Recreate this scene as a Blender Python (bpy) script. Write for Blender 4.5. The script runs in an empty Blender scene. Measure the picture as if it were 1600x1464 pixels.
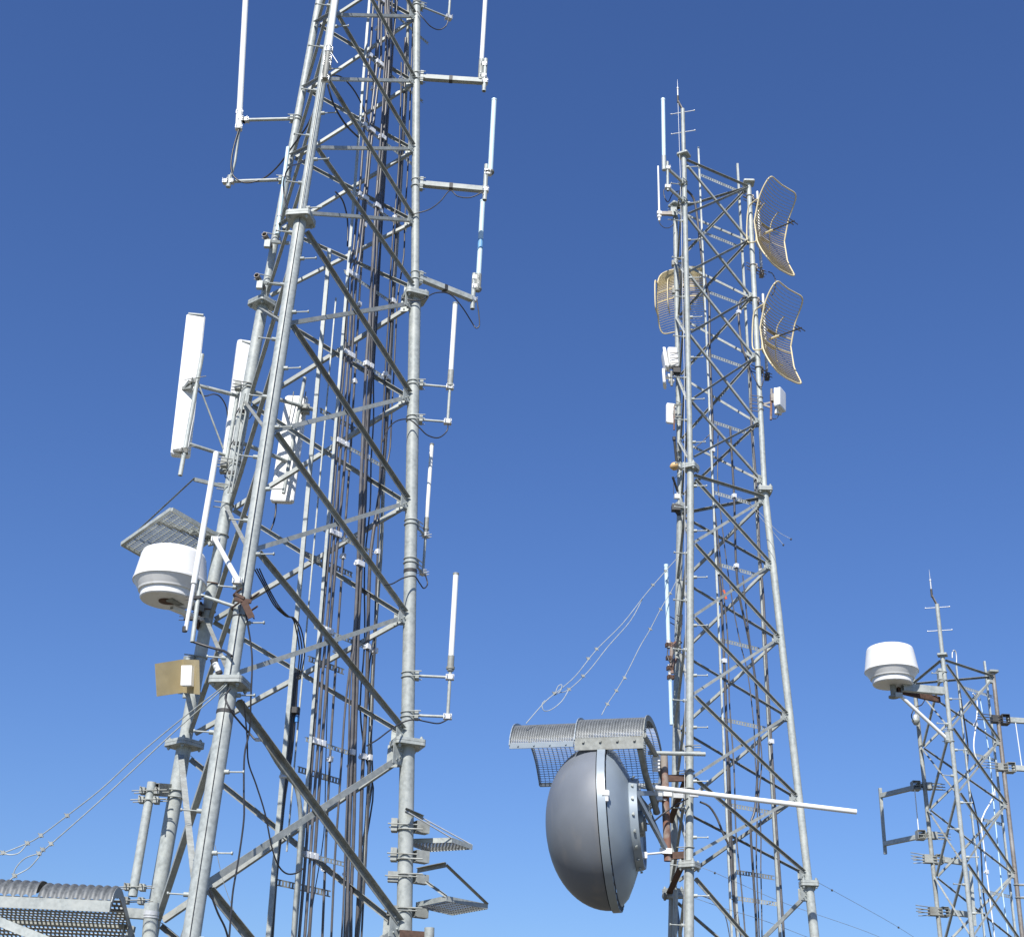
import bpy, math, random
from mathutils import Vector as V, Matrix
random.seed(4)
sc = bpy.context.scene
C = bpy.context.collection
# ------------------------------------------------------------------ camera
FPX, PITCH, ROLL = 2167.9, 0.4583, 0.0407
EYE = V((0, 0, 1.6))
fw = V((0, math.cos(PITCH), math.sin(PITCH)))
_up = V((0, -math.sin(PITCH), math.cos(PITCH))); _rt = V((1, 0, 0))
cR = _rt*math.cos(ROLL) + _up*math.sin(ROLL)
cU = -_rt*math.sin(ROLL) + _up*math.cos(ROLL)
cam = bpy.data.cameras.new('camera'); co = bpy.data.objects.new('camera', cam); C.objects.link(co)
m = Matrix((cR, cU, -fw)).transposed().to_4x4(); m.translation = EYE
co.matrix_world = m
cam.sensor_width = 36; cam.lens = 36*FPX/1600; cam.clip_end = 5000; cam.clip_start = .1
sc.camera = co
# ------------------------------------------------------------------ light
SAZ, SEL = math.radians(196), math.radians(45)
w = bpy.data.worlds.new('World'); sc.world = w; w.use_nodes = True
nt = w.node_tree; bg = nt.nodes['Background']
sky = nt.nodes.new('ShaderNodeTexSky'); sky.sky_type = 'NISHITA'; sky.sun_disc = False
sky.sun_elevation = SEL; sky.sun_rotation = SAZ; sky.altitude = 2000; sky.air_density = 1.8; sky.dust_density = 0.1; sky.ozone_density = 3.0
tn = nt.nodes.new('ShaderNodeMix'); tn.data_type = 'RGBA'; tn.blend_type = 'MULTIPLY'; tn.inputs[0].default_value = 1; tn.inputs[7].default_value = (.56, .755, 1.22, 1)
nt.links.new(sky.outputs[0], tn.inputs[6]); nt.links.new(tn.outputs[2], bg.inputs[0]); bg.inputs[1].default_value = 0.07
sl = bpy.data.lights.new('sun', 'SUN'); sl.energy = 4.6; sl.angle = math.radians(.53); sl.color = (1, .955, .89)
so = bpy.data.objects.new('sun', sl); C.objects.link(so); so.location = (-10, -20, 40)
sd = V((math.sin(SAZ)*math.cos(SEL), math.cos(SAZ)*math.cos(SEL), math.sin(SEL)))
so.rotation_euler = sd.to_track_quat('Z', 'Y').to_euler()
sc.view_settings.view_transform = 'Standard'; sc.view_settings.look = 'None'
sc.view_settings.exposure = 0.51; sc.view_settings.gamma = 1
sc.render.engine = 'CYCLES'

# ------------------------------------------------------------------ survey helpers: a sight line met with a depth, a height or a plane
def ray(px, py): return fw + cR*((px-800)/FPX) - cU*((py-732)/FPX)
def at(px, py, Y):
    d = ray(px, py); return EYE + d*(Y/d.y)
def atz(px, py, z):
    d = ray(px, py); return EYE + d*((z-EYE.z)/d.z)
def onpl(px, py, pl):
    d = ray(px, py); return EYE + d*((pl[0]-EYE).dot(pl[1])/d.dot(pl[1]))
def proj(P):
    d = P-EYE; z = d.dot(fw); return (800+FPX*d.dot(cR)/z, 732-FPX*d.dot(cU)/z)
def zrow(X, Y, py):
    lo, hi = -3, 60
    for _ in range(40):
        k = (lo+hi)/2
        if proj(V((X, Y, k)))[1] > py: lo = k
        else: hi = k
    return lo
class Tower: pass
def mk(cx, cy, rot, z1, R, t1, t2, zt):
    T = Tower(); T.p = (cx, cy, rot, z1, R, t1, t2, zt); return T
def leg(T, k, z):
    cx, cy, rot, z1, R, t1, t2, zt = T.p
    rr = R-(min(z, zt)-z1)*t1-(max(z, zt)-zt)*t2
    a = rot+k*2*math.pi/3
    return V((cx+rr*math.cos(a), cy+rr*math.sin(a), z))
def legrow(T, k, py):
    lo, hi = -3, 40
    for _ in range(40):
        h = (lo+hi)/2
        if proj(leg(T, k, h))[1] > py: lo = h
        else: hi = h
    return leg(T, k, lo)
T1 = mk(-2.556, 15.379, -1.7333, 5.83, 1.570, .0555, .0654, 11.926)
T2 = mk(3.2016, 19.973, -2.1121, 5.143, 1.194, .0574, .0029, 11.239)
T3 = mk(8.1057, 24.123, -2.0096, 3.706, .756, -.0099, -.0099, 9.802)

# ------------------------------------------------------------------ materials
def mat(name, col, rough=.5, metal=0., var=.12, scale=14., bump=.0, col2=None, s2=None, thr=(.45, .62), streak=False, piece=0.):
    m = bpy.data.materials.new(name); m.use_nodes = True
    n = m.node_tree.nodes; l = m.node_tree.links; b = n['Principled BSDF']
    b.inputs['Roughness'].default_value = rough; b.inputs['Metallic'].default_value = metal
    g = n.new('ShaderNodeNewGeometry')
    t = n.new('ShaderNodeTexNoise'); t.inputs['Scale'].default_value = scale; t.inputs['Detail'].default_value = 5
    l.new(g.outputs['Position'], t.inputs['Vector'])
    r = n.new('ShaderNodeValToRGB'); e = r.color_ramp.elements
    e[0].position = .3; e[1].position = .72
    e[0].color = tuple(c*(1-var) for c in col)+(1,); e[1].color = tuple(min(1, c*(1+var)) for c in col)+(1,)
    l.new(t.outputs[0], r.inputs[0]); out = r.outputs[0]
    if col2:
        t2 = n.new('ShaderNodeTexNoise'); t2.inputs['Scale'].default_value = s2 or scale*.4; t2.inputs['Detail'].default_value = 7
        if streak:
            mp = n.new('ShaderNodeMapping'); mp.inputs['Scale'].default_value = (1, 1, .12)
            l.new(g.outputs['Position'], mp.inputs['Vector']); l.new(mp.outputs[0], t2.inputs['Vector'])
        else: l.new(g.outputs['Position'], t2.inputs['Vector'])
        r2 = n.new('ShaderNodeValToRGB'); r2.color_ramp.elements[0].position = thr[0]; r2.color_ramp.elements[1].position = thr[1]
        l.new(t2.outputs[0], r2.inputs[0])
        mx = n.new('ShaderNodeMix'); mx.data_type = 'RGBA'; l.new(r2.outputs[0], mx.inputs[0]); l.new(out, mx.inputs[6]); mx.inputs[7].default_value = col2+(1,)
        out = mx.outputs[2]
    if piece:
        oi = n.new('ShaderNodeObjectInfo'); mr = n.new('ShaderNodeMapRange'); mr.inputs[3].default_value = 1-piece; mr.inputs[4].default_value = 1+piece
        l.new(oi.outputs['Random'], mr.inputs[0]); mm = n.new('ShaderNodeVectorMath'); mm.operation = 'SCALE'
        l.new(out, mm.inputs[0]); l.new(mr.outputs[0], mm.inputs[3]); out = mm.outputs[0]
    l.new(out, b.inputs['Base Color'])
    rr = n.new('ShaderNodeMapRange'); rr.inputs[3].default_value = max(.05, rough-.12); rr.inputs[4].default_value = min(1, rough+.12)
    l.new(t.outputs[0], rr.inputs[0]); l.new(rr.outputs[0], b.inputs['Roughness'])
    if bump:
        bp = n.new('ShaderNodeBump'); bp.inputs['Strength'].default_value = bump; bp.inputs['Distance'].default_value = .004
        l.new(t.outputs[0], bp.inputs['Height']); l.new(bp.outputs[0], b.inputs['Normal'])
    return m
GALV = mat('galvanised_steel', (.355, .385, .37), .55, .1, .2, 22, .3, (.46, .485, .455), 5, (.45, .75), piece=.13)
GALVB = mat('galvanised_angle', (.315, .335, .315), .55, .1, .17, 16, .2, (.40, .41, .385), 4, (.5, .75), piece=.16)
GALVD = mat('weathered_and_shaded_steel', (.29, .305, .285), .6, .1, .2, 18, .3, (.19, .185, .155), 4, (.5, .75), piece=.16)  # dull steel for fittings; on the near braces its darker colour paints in shade
BRONZE = mat('brown_weathered_steel', (.25, .225, .2), .5, .35, .2, 18, .3, (.36, .35, .33), 3, (.5, .75))
ZINC = mat('bright_zinc', (.56, .58, .59), .45, .25, .1, 30)
WHITE = mat('white_radome_plastic', (.80, .81, .80), .38, 0, .02, 6, 0, (.62, .60, .54), 7, (.58, .85), streak=True)
WHIP = mat('white_fibreglass', (.80, .82, .80), .35, 0, .02, 8)
PALE = mat('pale_blue_fibreglass', (.58, .74, .80), .35, 0, .03, 8)
CREAM = mat('cream_painted_wire', (.66, .57, .36), .45, 0, .08, 20)
CREAM2 = mat('tan_wire', (.44, .38, .27), .5, 0, .1, 20)
RUBBER = mat('black_cable_jacket', (.035, .035, .038), .38, 0, .2, 9)
BROWNJ = mat('weathered_cable_jacket', (.105, .101, .102), .36, 0, .2, 9, piece=.4)
CLAMP = mat('bright_clamp', (.78, .80, .82), .35, .1, .05, 20)
SHEET = mat('dull_corrugated_steel', (.12, .13, .135), .55, .2, .3, 25, .3)
GREY = mat('grey_dish_paint', (.16, .178, .205), .5, 0, .06, 3, 0, (.20, .205, .215), 5, (.52, .72), streak=True)
GREYR = mat('grey_rim_paint', (.27, .32, .36), .4, .1, .06, 4)
RUST = mat('rusted_pipe', (.21, .11, .08), .8, 0, .35, 12, .5, (.30, .27, .24), 5, (.42, .58))
DRUST = mat('dark_rusty_iron', (.10, .058, .042), .8, .1, .35, 20, .4)
TAN = mat('tan_sheet', (.34, .285, .165), .55, 0, .12, 6, 0, (.33, .28, .16), 2, (.5, .8))
DARK = mat('dark_band', (.05, .05, .05), .6, 0, .2, 20)
BLUE = mat('blue_tape', (.08, .30, .75), .5); RED = mat('orange_tape', (.75, .16, .07), .5)
BLUEB = mat('faded_blue_band', (.16, .36, .60), .5)
CANOPY = mat('grey_grating_steel', (.27, .29, .30), .5, .3, .15, 14, .2)
GROUND = mat('gravel', (.12, .098, .07), .95, 0, .3, .6, 0, (.16, .17, .10), .12, (.5, .6))

# ------------------------------------------------------------------ mesh tools
def frame(d):
    d = d.normalized(); a = V((0, 0, 1)) if abs(d.z) < .95 else V((1, 0, 0))
    s = d.cross(a).normalized(); return d, s, s.cross(d).normalized()
class MB:
    def __init__(s): s.v = []; s.f = []; s.s = []
    def add(s, vs, fs, sm=False):
        o = len(s.v); s.v += [V(q) for q in vs]; s.f += [[o+i for i in f] for f in fs]; s.s += [sm]*len(fs)
        return s
    def box(s, c, ax, ay, az):
        c = V(c); vs = [c+ax*i+ay*j+az*k for i in (-1, 1) for j in (-1, 1) for k in (-1, 1)]
        return s.add(vs, [(0, 1, 3, 2), (4, 6, 7, 5), (0, 4, 5, 1), (2, 3, 7, 6), (0, 2, 6, 4), (1, 5, 7, 3)])
    def beam(s, p0, p1, wd, ht, up=None):
        p0 = V(p0); p1 = V(p1); d = p1-p0
        dd, sx, u = frame(d)
        if up is not None:
            sx = dd.cross(up).normalized(); u = sx.cross(dd).normalized()
        return s.box((p0+p1)/2, d/2, sx*wd/2, u*ht/2)
    def hollow(s, p0, p1, wd, ht, t=.006):
        p0 = V(p0); p1 = V(p1); dd, sx, u = frame(p1-p0)
        for a, b in ((wd/2, ht/2),):
            s.beam(p0+u*(b-t/2), p1+u*(b-t/2), wd, t); s.beam(p0-u*(b-t/2), p1-u*(b-t/2), wd, t)
            s.beam(p0+sx*(a-t/2), p1+sx*(a-t/2), t, ht-2*t); s.beam(p0-sx*(a-t/2), p1-sx*(a-t/2), t, ht-2*t)
        return s
    def tube(s, pts, r, n=10, r1=None, caps=True):
        pts = [V(p) for p in pts]; N = len(pts); rings = []
        d0, sx, u = frame(pts[1]-pts[0])
        for i, p in enumerate(pts):
            if i == 0: d = pts[1]-p
            elif i == N-1: d = p-pts[i-1]
            else: d = (pts[i+1]-p).normalized()+(p-pts[i-1]).normalized()
            d = d.normalized(); sx = (sx-d*sx.dot(d)).normalized(); u = d.cross(sx)
            q = r if r1 is None else r+(r1-r)*i/(N-1)
            rings.append([p+(sx*math.cos(2*math.pi*k/n)+u*math.sin(2*math.pi*k/n))*q for k in range(n)])
        vs = [v for g in rings for v in g]
        s.add(vs, [(i*n+k, i*n+(k+1) % n, (i+1)*n+(k+1) % n, (i+1)*n+k) for i in range(N-1) for k in range(n)], True)
        if caps:
            s.add(rings[0], [tuple(range(n))[::-1]]); s.add(rings[-1], [tuple(range(n))])
        return s
    def pipe(s, p0, p1, r, n=16, t=.006):
        # open-ended hollow pipe
        p0 = V(p0); p1 = V(p1); d, sx, u = frame(p1-p0)
        ci = [(math.cos(2*math.pi*k/n), math.sin(2*math.pi*k/n)) for k in range(n)]
        R = [[p+(sx*a+u*b)*q for a, b in ci] for p, q in ((p0, r), (p1, r), (p1, r-t), (p0, r-t))]
        vs = [v for g in R for v in g]
        for i in range(4):
            j = (i+1) % 4
            s.add(vs, [(i*n+k, i*n+(k+1) % n, j*n+(k+1) % n, j*n+k) for k in range(n)], i in (0, 2))
        return s
    def lathe(s, o, ax, prof, n=40, sharp=True):
        o = V(o); d, sx, u = frame(V(ax))
        ring = lambda z, r: [o+d*z+(sx*math.cos(2*math.pi*k/n)+u*math.sin(2*math.pi*k/n))*r for k in range(n)]
        for i in range(len(prof)-1):
            a, b = prof[i], prof[i+1]
            s.add(ring(a[0], max(a[1], 1e-4))+ring(b[0], max(b[1], 1e-4)), [(k, (k+1) % n, n+(k+1) % n, n+k) for k in range(n)], True)
        return s
    def lathes(s, o, ax, prof, n=48):
        o = V(o); d, sx, u = frame(V(ax)); vs = []
        for z, r in prof: vs += [o+d*z+(sx*math.cos(2*math.pi*k/n)+u*math.sin(2*math.pi*k/n))*max(r, 1e-4) for k in range(n)]
        return s.add(vs, [(i*n+k, i*n+(k+1) % n, (i+1)*n+(k+1) % n, (i+1)*n+k) for i in range(len(prof)-1) for k in range(n)], True)
    def ang(s, p0, p1, w_, t, sdir, ndir):
        # L section: one leg of width w_ along sdir in the face plane, the other along ndir from its +s edge
        p0 = V(p0); p1 = V(p1); d = p1-p0; c = (p0+p1)/2
        s.box(c, d/2, sdir*w_/2, ndir*t/2)
        s.box(c+sdir*(w_/2-t/2)+ndir*(t/2+.0+(w_-t)/2), d/2, sdir*t/2, ndir*(w_-t)/2)
        return s
    def ubolt(s, c, ax, r, tail, t=.006):
        # bolt round a pipe of radius r at c with axis ax, threaded tails along tail
        ax = V(ax).normalized(); tl = V(tail); tl = (tl-ax*tl.dot(ax)); L = tl.length; tn = tl.normalized(); sx = ax.cross(tn)
        r = r+t; pts = [c+sx*r+tn*(r+L)]
        for k in range(9):
            a = math.pi*k/8; pts.append(c+sx*r*math.cos(a)-tn*r*math.sin(a))
        pts.append(c-sx*r+tn*(r+L))
        return s.tube(pts, t, 6)
    def band(s, c, ax, r, h, n=20):
        ax = V(ax).normalized(); return s.pipe(V(c)-ax*h/2, V(c)+ax*h/2, r, n, .004)
WL = {}
SPLIT = ('leg_clamp', 'leg_bracket', 'clamp', 'pole_clamp', 'strut_clamp', 'strap', 'tilt_bracket', 'arm', 'bracket', 'mount_frame')
def islands(mb):
    # pieces that stand clear of one another, as separate builders
    par = list(range(len(mb.v)))
    def fd(i):
        while par[i] != i: par[i] = par[par[i]]; i = par[i]
        return i
    for f in mb.f:
        for j in f[1:]: par[fd(j)] = fd(f[0])
    bb = {}
    for i, v in enumerate(mb.v):
        b = bb.setdefault(fd(i), [v.copy(), v.copy()])
        for a in range(3): b[0][a] = min(b[0][a], v[a]); b[1][a] = max(b[1][a], v[a])
    gs = [[{k}, b[0], b[1]] for k, b in bb.items()]; go = True
    while go:
        go = False
        for i in range(len(gs)):
            for j in range(len(gs)-1, i, -1):
                if all(gs[i][1][a]-.02 < gs[j][2][a] and gs[j][1][a]-.02 < gs[i][2][a] for a in range(3)):
                    gs[i][0] |= gs[j][0]
                    for a in range(3): gs[i][1][a] = min(gs[i][1][a], gs[j][1][a]); gs[i][2][a] = max(gs[i][2][a], gs[j][2][a])
                    gs.pop(j); go = True
    out = []
    for g_ in gs:
        n = MB(); mp = {}
        for i, v in enumerate(mb.v):
            if fd(i) in g_[0]: mp[i] = len(n.v); n.v.append(v)
        for f, sm in zip(mb.f, mb.s):
            if fd(f[0]) in g_[0]: n.f.append([mp[i] for i in f]); n.s.append(sm)
        out.append(n)
    return out
def build(mb, name, material, parent=None, **kw):
    if name in SPLIT and parent is not None:
        r = None
        for m_i in islands(mb): r = build1(m_i, name, material, parent, **kw)
        return r
    return build1(mb, name, material, parent, **kw)
def build1(mb, name, material, parent=None, **kw):
    c = V((0, 0, 0))
    for v in mb.v: c += v
    c /= len(mb.v)
    me = bpy.data.meshes.new(name); me.from_pydata([v-c for v in mb.v], [], mb.f); me.update()
    me.polygons.foreach_set('use_smooth', mb.s)
    me.materials.append(material)
    o = bpy.data.objects.new(name, me); C.objects.link(o)
    WL[o.name] = c
    if parent: o.parent = parent; o.location = c-WL[parent.name]
    else: o.location = c
    for k, v in kw.items(): o[k] = v
    return o
def thing(name, label, cat, loc, group=None):
    o = bpy.data.objects.new(name, None); C.objects.link(o); o.location = loc; WL[o.name] = V(loc)
    o.empty_display_size = .2; o['label'] = label; o['category'] = cat
    if group: o['group'] = group
    return o
def single(mb, name, material, label, cat, group=None):
    o = build(mb, name, material); o['label'] = label; o['category'] = cat
    if group: o['group'] = group
    return o
def copym(src, parent, loc, rot=None):
    o = src.copy(); C.objects.link(o); o.parent = parent; o.location = V(loc)-WL[parent.name]
    if rot is not None: o.rotation_euler = rot
    WL[o.name] = V(loc); return o
def smooth(pts, k=4):
    pts = [V(p) for p in pts]; out = []
    for i in range(len(pts)-1):
        a = pts[max(i-1, 0)]; b = pts[i]; c = pts[i+1]; d = pts[min(i+2, len(pts)-1)]
        for j in range(k):
            t = j/k
            out.append(.5*((2*b)+(c-a)*t+(2*a-5*b+4*c-d)*t*t+(3*b-a-3*c+d)*t**3))
    return out+[pts[-1]]

# ------------------------------------------------------------------ ground
g = MB(); N = 60; S = 3000
def gz(x, y):
    r = math.hypot(x, y-12); f = max(0, r-30)
    return -.02-f*.16*(1-math.exp(-f/200))-.08*math.sin(x*.13)*math.cos(y*.11)*min(1, max(0, r-6)/20)
xs = [math.copysign(abs(t)**2.6, t)*S for t in [(i-N/2)/(N/2) for i in range(N+1)]]
g.add([V((x, y+12, gz(x, y+12))) for y in xs for x in xs], [(j*(N+1)+i, j*(N+1)+i+1, (j+1)*(N+1)+i+1, (j+1)*(N+1)+i) for j in range(N) for i in range(N)], True)
build(g, 'ground', GROUND, kind='structure')

# ------------------------------------------------------------------ lattice towers
def lattice(T, label, sections, top, leg_mats, bolt_rows, cap_legs=(), boltleg=0, cross=()):
    base = V((T.p[0], T.p[1], 0)); root = thing('lattice_tower', label, 'tower', base, 'lattice towers')
    T.root = root; T.legs = []
    for k in range(3):
        mb = MB()
        for (z0, z1, nb, r, aw, fl) in sections:
            mb.tube([leg(T, k, z0), leg(T, k, z1)], r, 24)
        T.legs.append(build(mb, 'leg', leg_mats[k], root))
    T.sections = sections
    # flanges
    for i, (z0, z1, nb, r, aw, fl) in enumerate(sections):
        for k in range(3):
            if i < len(sections)-1 or k in cap_legs:
                c = leg(T, k, z1); ctr = V((T.p[0], T.p[1], z1)); o = (c-ctr).normalized(); t = V((-o.y, o.x, 0)); h = fl/2
                mb = MB(); n = 0
                for dz in ((-.019, .019) if i < len(sections)-1 else (0,)):
                    rr = h*.28; pts = []
                    for sx, sy, a0 in ((1, 1, 0), (-1, 1, 90), (-1, -1, 180), (1, -1, 270)):
                        for q in (0, 30, 60, 90):
                            a = math.radians(a0+q); pts.append(c+o*(sx*(h-rr)+rr*math.cos(a))+t*(sy*(h-rr)+rr*math.sin(a)))
                    th = .017
                    lo = [p+V((0, 0, dz-th)) for p in pts]; hi = [p+V((0, 0, dz+th)) for p in pts]; M = len(pts)
                    mb.add(lo+hi, [tuple(range(M))[::-1], tuple(range(M, 2*M))]+[(q, (q+1) % M, M+(q+1) % M, M+q) for q in range(M)])
                if i < len(sections)-1:
                    for a in range(4):
                        ang_ = math.pi/4+a*math.pi/2; p = c+(o*math.cos(ang_)+t*math.sin(ang_))*h*1.0
                        mb.tube([p-V((0, 0, .075)), p+V((0, 0, .075))], .011, 6)
                        for z in (-.05, .05): mb.tube([p+V((0, 0, z-.013)), p+V((0, 0, z+.013))], .021, 6)
                build(mb, 'flange', GALV, T.legs[k])
    # bracing
    for i, (z0, z1, nb, r, aw, fl) in enumerate(sections):
        e = .13 if i else .12
        za, zb = z0+(e if i else 0), z1-e
        nodes = T.nodes[i] if hasattr(T, 'nodes') and T.nodes[i] else [za+(zb-za)*j/nb for j in range(nb+1)]
        flip = T.flip[i]
        for (k0, k1) in ((0, 1), (2, 1), (2, 0)):
            for j, z in enumerate(nodes):
                a, b = leg(T, k0, z), leg(T, k1, z); hd = (b-a).normalized()
                n = hd.cross(V((0, 0, 1))).normalized()
                if n.y > 0: n = -n          # n: the side turned to the valley where the camera stands
                for P, sg in ((a, 1), (b, -1)):
                    q = P+hd*sg*(r+aw*1.0); gz_ = aw*1.9
                    gm = MB().box(q, hd*aw*1.2, V((0, 0, 1))*gz_, n*.005)
                if T is T1 or T is T2:
                    for bx, bz in ((.3, -.62), (.3, .62), (-.5, -.3), (-.5, .3)): bc = q+hd*aw*bx*sg+V((0, 0, gz_*bz)); gm.tube([bc-n*.016, bc+n*.026], aw*.17, 6)
                build(gm, 'gusset', GALV, T.legs[k0 if sg == 1 else k1])
                if j < len(nodes)-1:
                    for (p, q, down) in ((leg(T, k0, nodes[j+1]), leg(T, k1, nodes[j]), True), (leg(T, k0, nodes[j]), leg(T, k1, nodes[j+1]), False)):
                        d = (q-p).normalized(); P0 = p+hd*(r+.02)+V((0, 0, (-1 if down else 1)*aw*.5)); P1 = q-hd*(r+.02)+V((0, 0, (1 if down else -1)*aw*.5))
                        d = (P1-P0).normalized(); sd_ = n.cross(d)
                        if sd_.z < 0: sd_ = -sd_
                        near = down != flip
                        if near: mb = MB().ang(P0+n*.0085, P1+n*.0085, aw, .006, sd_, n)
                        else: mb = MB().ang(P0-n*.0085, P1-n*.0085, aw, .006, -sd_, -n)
                        build(mb, 'brace', GALVD if near else GALVB, root)  # near braces: same steel, darker colour puts their shade into the material
        for (zz, pairs) in [c for c in cross if z0 <= c[0] < z1]:
            for (k0, k1) in pairs:
                a, b = leg(T, k0, zz), leg(T, k1, zz); hd = (b-a).normalized(); n = hd.cross(V((0, 0, 1)))
                if n.y > 0: n = -n
                build(MB().ang(a+hd*r+n*.02, b-hd*r+n*.02, aw, .006, V((0, 0, 1)), n), 'girt', GALVD, root)
    # step bolts on the climbing leg
    for kk, (za, zb, st, sides) in bolt_rows:
        z = za; i = 0
        while z < zb:
            r = [s for s in sections if s[0] <= z <= s[1]][0][3]
            c = leg(T, kk, z); sd_ = V((1, -.15, 0)) if sides[i % len(sides)] > 0 else V((-1, -.15, 0)); sd_.normalize()
            mb = MB().tube([c+sd_*(r-.005), c+sd_*(r+.19)], .0085, 6).tube([c+sd_*(r+.185), c+sd_*(r+.2)], .018, 6).tube([c+sd_*(r-.004), c+sd_*(r+.045)], .024, 6)
            build(mb, 'step_bolt', GALV, T.legs[kk]); z += st; i += 1
    return root
T1.nodes = [[0.0, 1.85, 3.8, 5.69], [5.95, 7.38, 8.88, 10.38, 11.80], [12.06, 13.15, 14.37, 15.59, 16.81, 17.9], None]; T1.flip = [False]*4
lattice(T1, 'largest galvanised lattice tower, carrying whip antennas and cable runs',
        [(0, 5.83, 3, .088, .068, .36), (5.83, 11.926, 4, .078, .052, .32), (11.926, 18.02, 5, .056, .043, .27), (18.02, 22, 3, .05, .04, .25)],
        22, [GALV]*3, [(0, (.9, 17.5, .40, (1, -1)))])
T2.nodes = [[0.0, 1.65, 3.3, 5.0], [5.28, 6.35, 7.55, 8.75, 9.95, 11.06], [11.42, 12.46, 13.7, 14.9, 16.08, 17.2]]; T2.flip = [False, False, True]
lattice(T2, 'middle lattice tower with two grid antennas and a big grey dish',
        [(0, 5.143, 3, .064, .047, .25), (5.143, 11.239, 5, .055, .041, .23), (11.239, 17.335, 5, .044, .035, .2)],
        17.3, [GALV]*3, [(0, (.9, 17.1, .385, (1, -1)))], cap_legs=(0, 1, 2), cross=((11.1, ((0, 1), (2, 1))), (17.22, ((0, 1), (2, 1), (2, 0)))))
T3.nodes = [[0.1, 1.4, 2.55, 3.65][:3]+[3.65], [3.85, 5.05, 6.2, 7.38, 8.5, 9.65]]; T3.flip = [False, False]
lattice(T3, 'slimmest lattice tower, with one brown leg and a white drum at its top',
        [(0, 3.706, 3, .04, .036, .17), (3.706, 9.802, 5, .038, .035, .17)],
        9.8, [GALV, BRONZE, GALVD], [(0, (.9, 9.6, .45, (1, -1)))], cap_legs=(0, 1), cross=((9.7, ((0, 1), (2, 1), (2, 0))),))

# top masts with lightning rods
def mast(T, ztop, r, rod_px, label_rows):
    c = leg(T, 0, T.sections[-1][1]); p = V((c.x, c.y, c.z)); q = V((c.x, c.y, ztop))
    ms = build(MB().tube([p, q], r, 16), 'mast_pole', GALV, T.root)
    for z, s in label_rows:
        for sg in (1, -1):
            sd_ = V((sg*.94, -.3*sg, .0)).normalized()
            build(MB().tube([V((c.x, c.y, z))+sd_*(r-.004), V((c.x, c.y, z))+sd_*(r+.17)], .0075, 6).tube([V((c.x, c.y, z))+sd_*(r+.165), V((c.x, c.y, z))+sd_*(r+.18)], .015, 6), 'step_bolt', ZINC, ms)
    b = q+V((-.085, -.02, .16))
    build(MB().beam(q-V((0, 0, .02)), b, .04, .02), 'rod_bracket', BRONZE, ms)
    build(MB().tube([b-V((0, 0, .03)), b+V((0, 0, .12))], .02, 10), 'insulator', DARK, ms)
    build(MB().tube([b+V((0, 0, .12)), b+V((0, 0, .28))], .013, 10).tube([b+V((0, 0, .28)), b+V((0, 0, .31))], .02, 8).tube([b+V((0, 0, .31)), b+V((0, 0, .5))], .006, 6, .002), 'lightning_rod', ZINC, ms)
    return b
cz = leg(T2, 0, 17.335)
b2 = mast(T2, zrow(cz.x, cz.y, 171), .036, None, [(zrow(cz.x, cz.y, 176), 1), (zrow(cz.x, cz.y, 207), 1)])
cz = leg(T3, 0, 9.802)
b3 = mast(T3, zrow(cz.x, cz.y, 944), .036, None, [(zrow(cz.x, cz.y, 949), 1), (zrow(cz.x, cz.y, 985), 1)])
# climbing safety wires down the front legs
def safety(T, zt, off, startp=None):
    pts = ([startp] if startp else [])+[leg(T, 0, z)+V(off) for z in [zt-.1, zt*.75, zt*.5, zt*.25, .4]]
    build(MB().tube(pts, .0042, 6), 'safety_wire', DARK if T is T1 else ZINC, T.root)
safety(T1, 18, (.005, -.094, 0)); safety(T2, 17, (-.075, -.05, 0), b2); safety(T3, 9.6, (-.01, -.045, 0))

# ------------------------------------------------------------------ planes inside the towers
def face_plane(T, k0, k1, inset, z=9):
    a, b = leg(T, k0, z), leg(T, k1, z); h = (b-a).normalized(); n = V((h.y, -h.x, 0))
    ctr = V((T.p[0], T.p[1], z))
    if (ctr-a).dot(n) < 0: n = -n
    return (a+n*inset, n)
P1 = face_plane(T1, 0, 1, .42, 8); P1b = face_plane(T1, 0, 1, .85, 8)
P2 = face_plane(T2, 0, 1, .30, 8)
P3 = face_plane(T3, 0, 1, .22, 7)
def vert(px, py, pl, y0, y1):
    p = onpl(px, py, pl); return V((p.x, p.y, zrow(p.x, p.y, y0))), V((p.x, p.y, zrow(p.x, p.y, y1)))
def rail(T, pl, pxs, wd, name='ladder_rail'):
    pts = [onpl(x, y, pl) for x, y in pxs]
    build(MB().beam(pts[0], pts[-1], wd, wd*.6), name, GALV, T.root); return pts
def rung(T, pl, p0, x1, wd=.05, matl=None):
    a = onpl(p0[0], p0[1], pl); h = V((-pl[1].y, pl[1].x, 0)); 
    if h.x < 0: h = -h
    b = a
    while proj(b)[0] < x1: b = b+h*.02
    n = pl[1] if pl[1].y < 0 else -pl[1]; a = a+n*(-.03); b = b+n*(-.03)
    mb = MB(); L = (b-a).length; d = (b-a)/L
    # perforated channel: two long edges and web pieces between the slots
    for s in (-1, 1):
        mb.beam(a+V((0, 0, s*wd*.42)), b+V((0, 0, s*wd*.42)), .004, wd*.2, V((0, 0, 1)))
    mb.beam(a+V((0, 0, wd*.5))-n*.012, b+V((0, 0, wd*.5))-n*.012, .03, .003, V((0, 0, 1)))
    x = 0
    while x < L-.03:
        mb.box(a+d*(x+.015), d*.014, V((0, 0, wd*.33)), n*.002); x += .05
    build(mb, 'ladder_rung', matl or GALV, T.root); return a, b
rail(T1, P1, [(580, -30), (458, 1500)], .055)
rail(T1, P1b, [(515, 391), (416, 1500)], .08)
rail(T1, P1b, [(525, 466), (448, 1330)], .028, 'thin_conduit')
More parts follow.
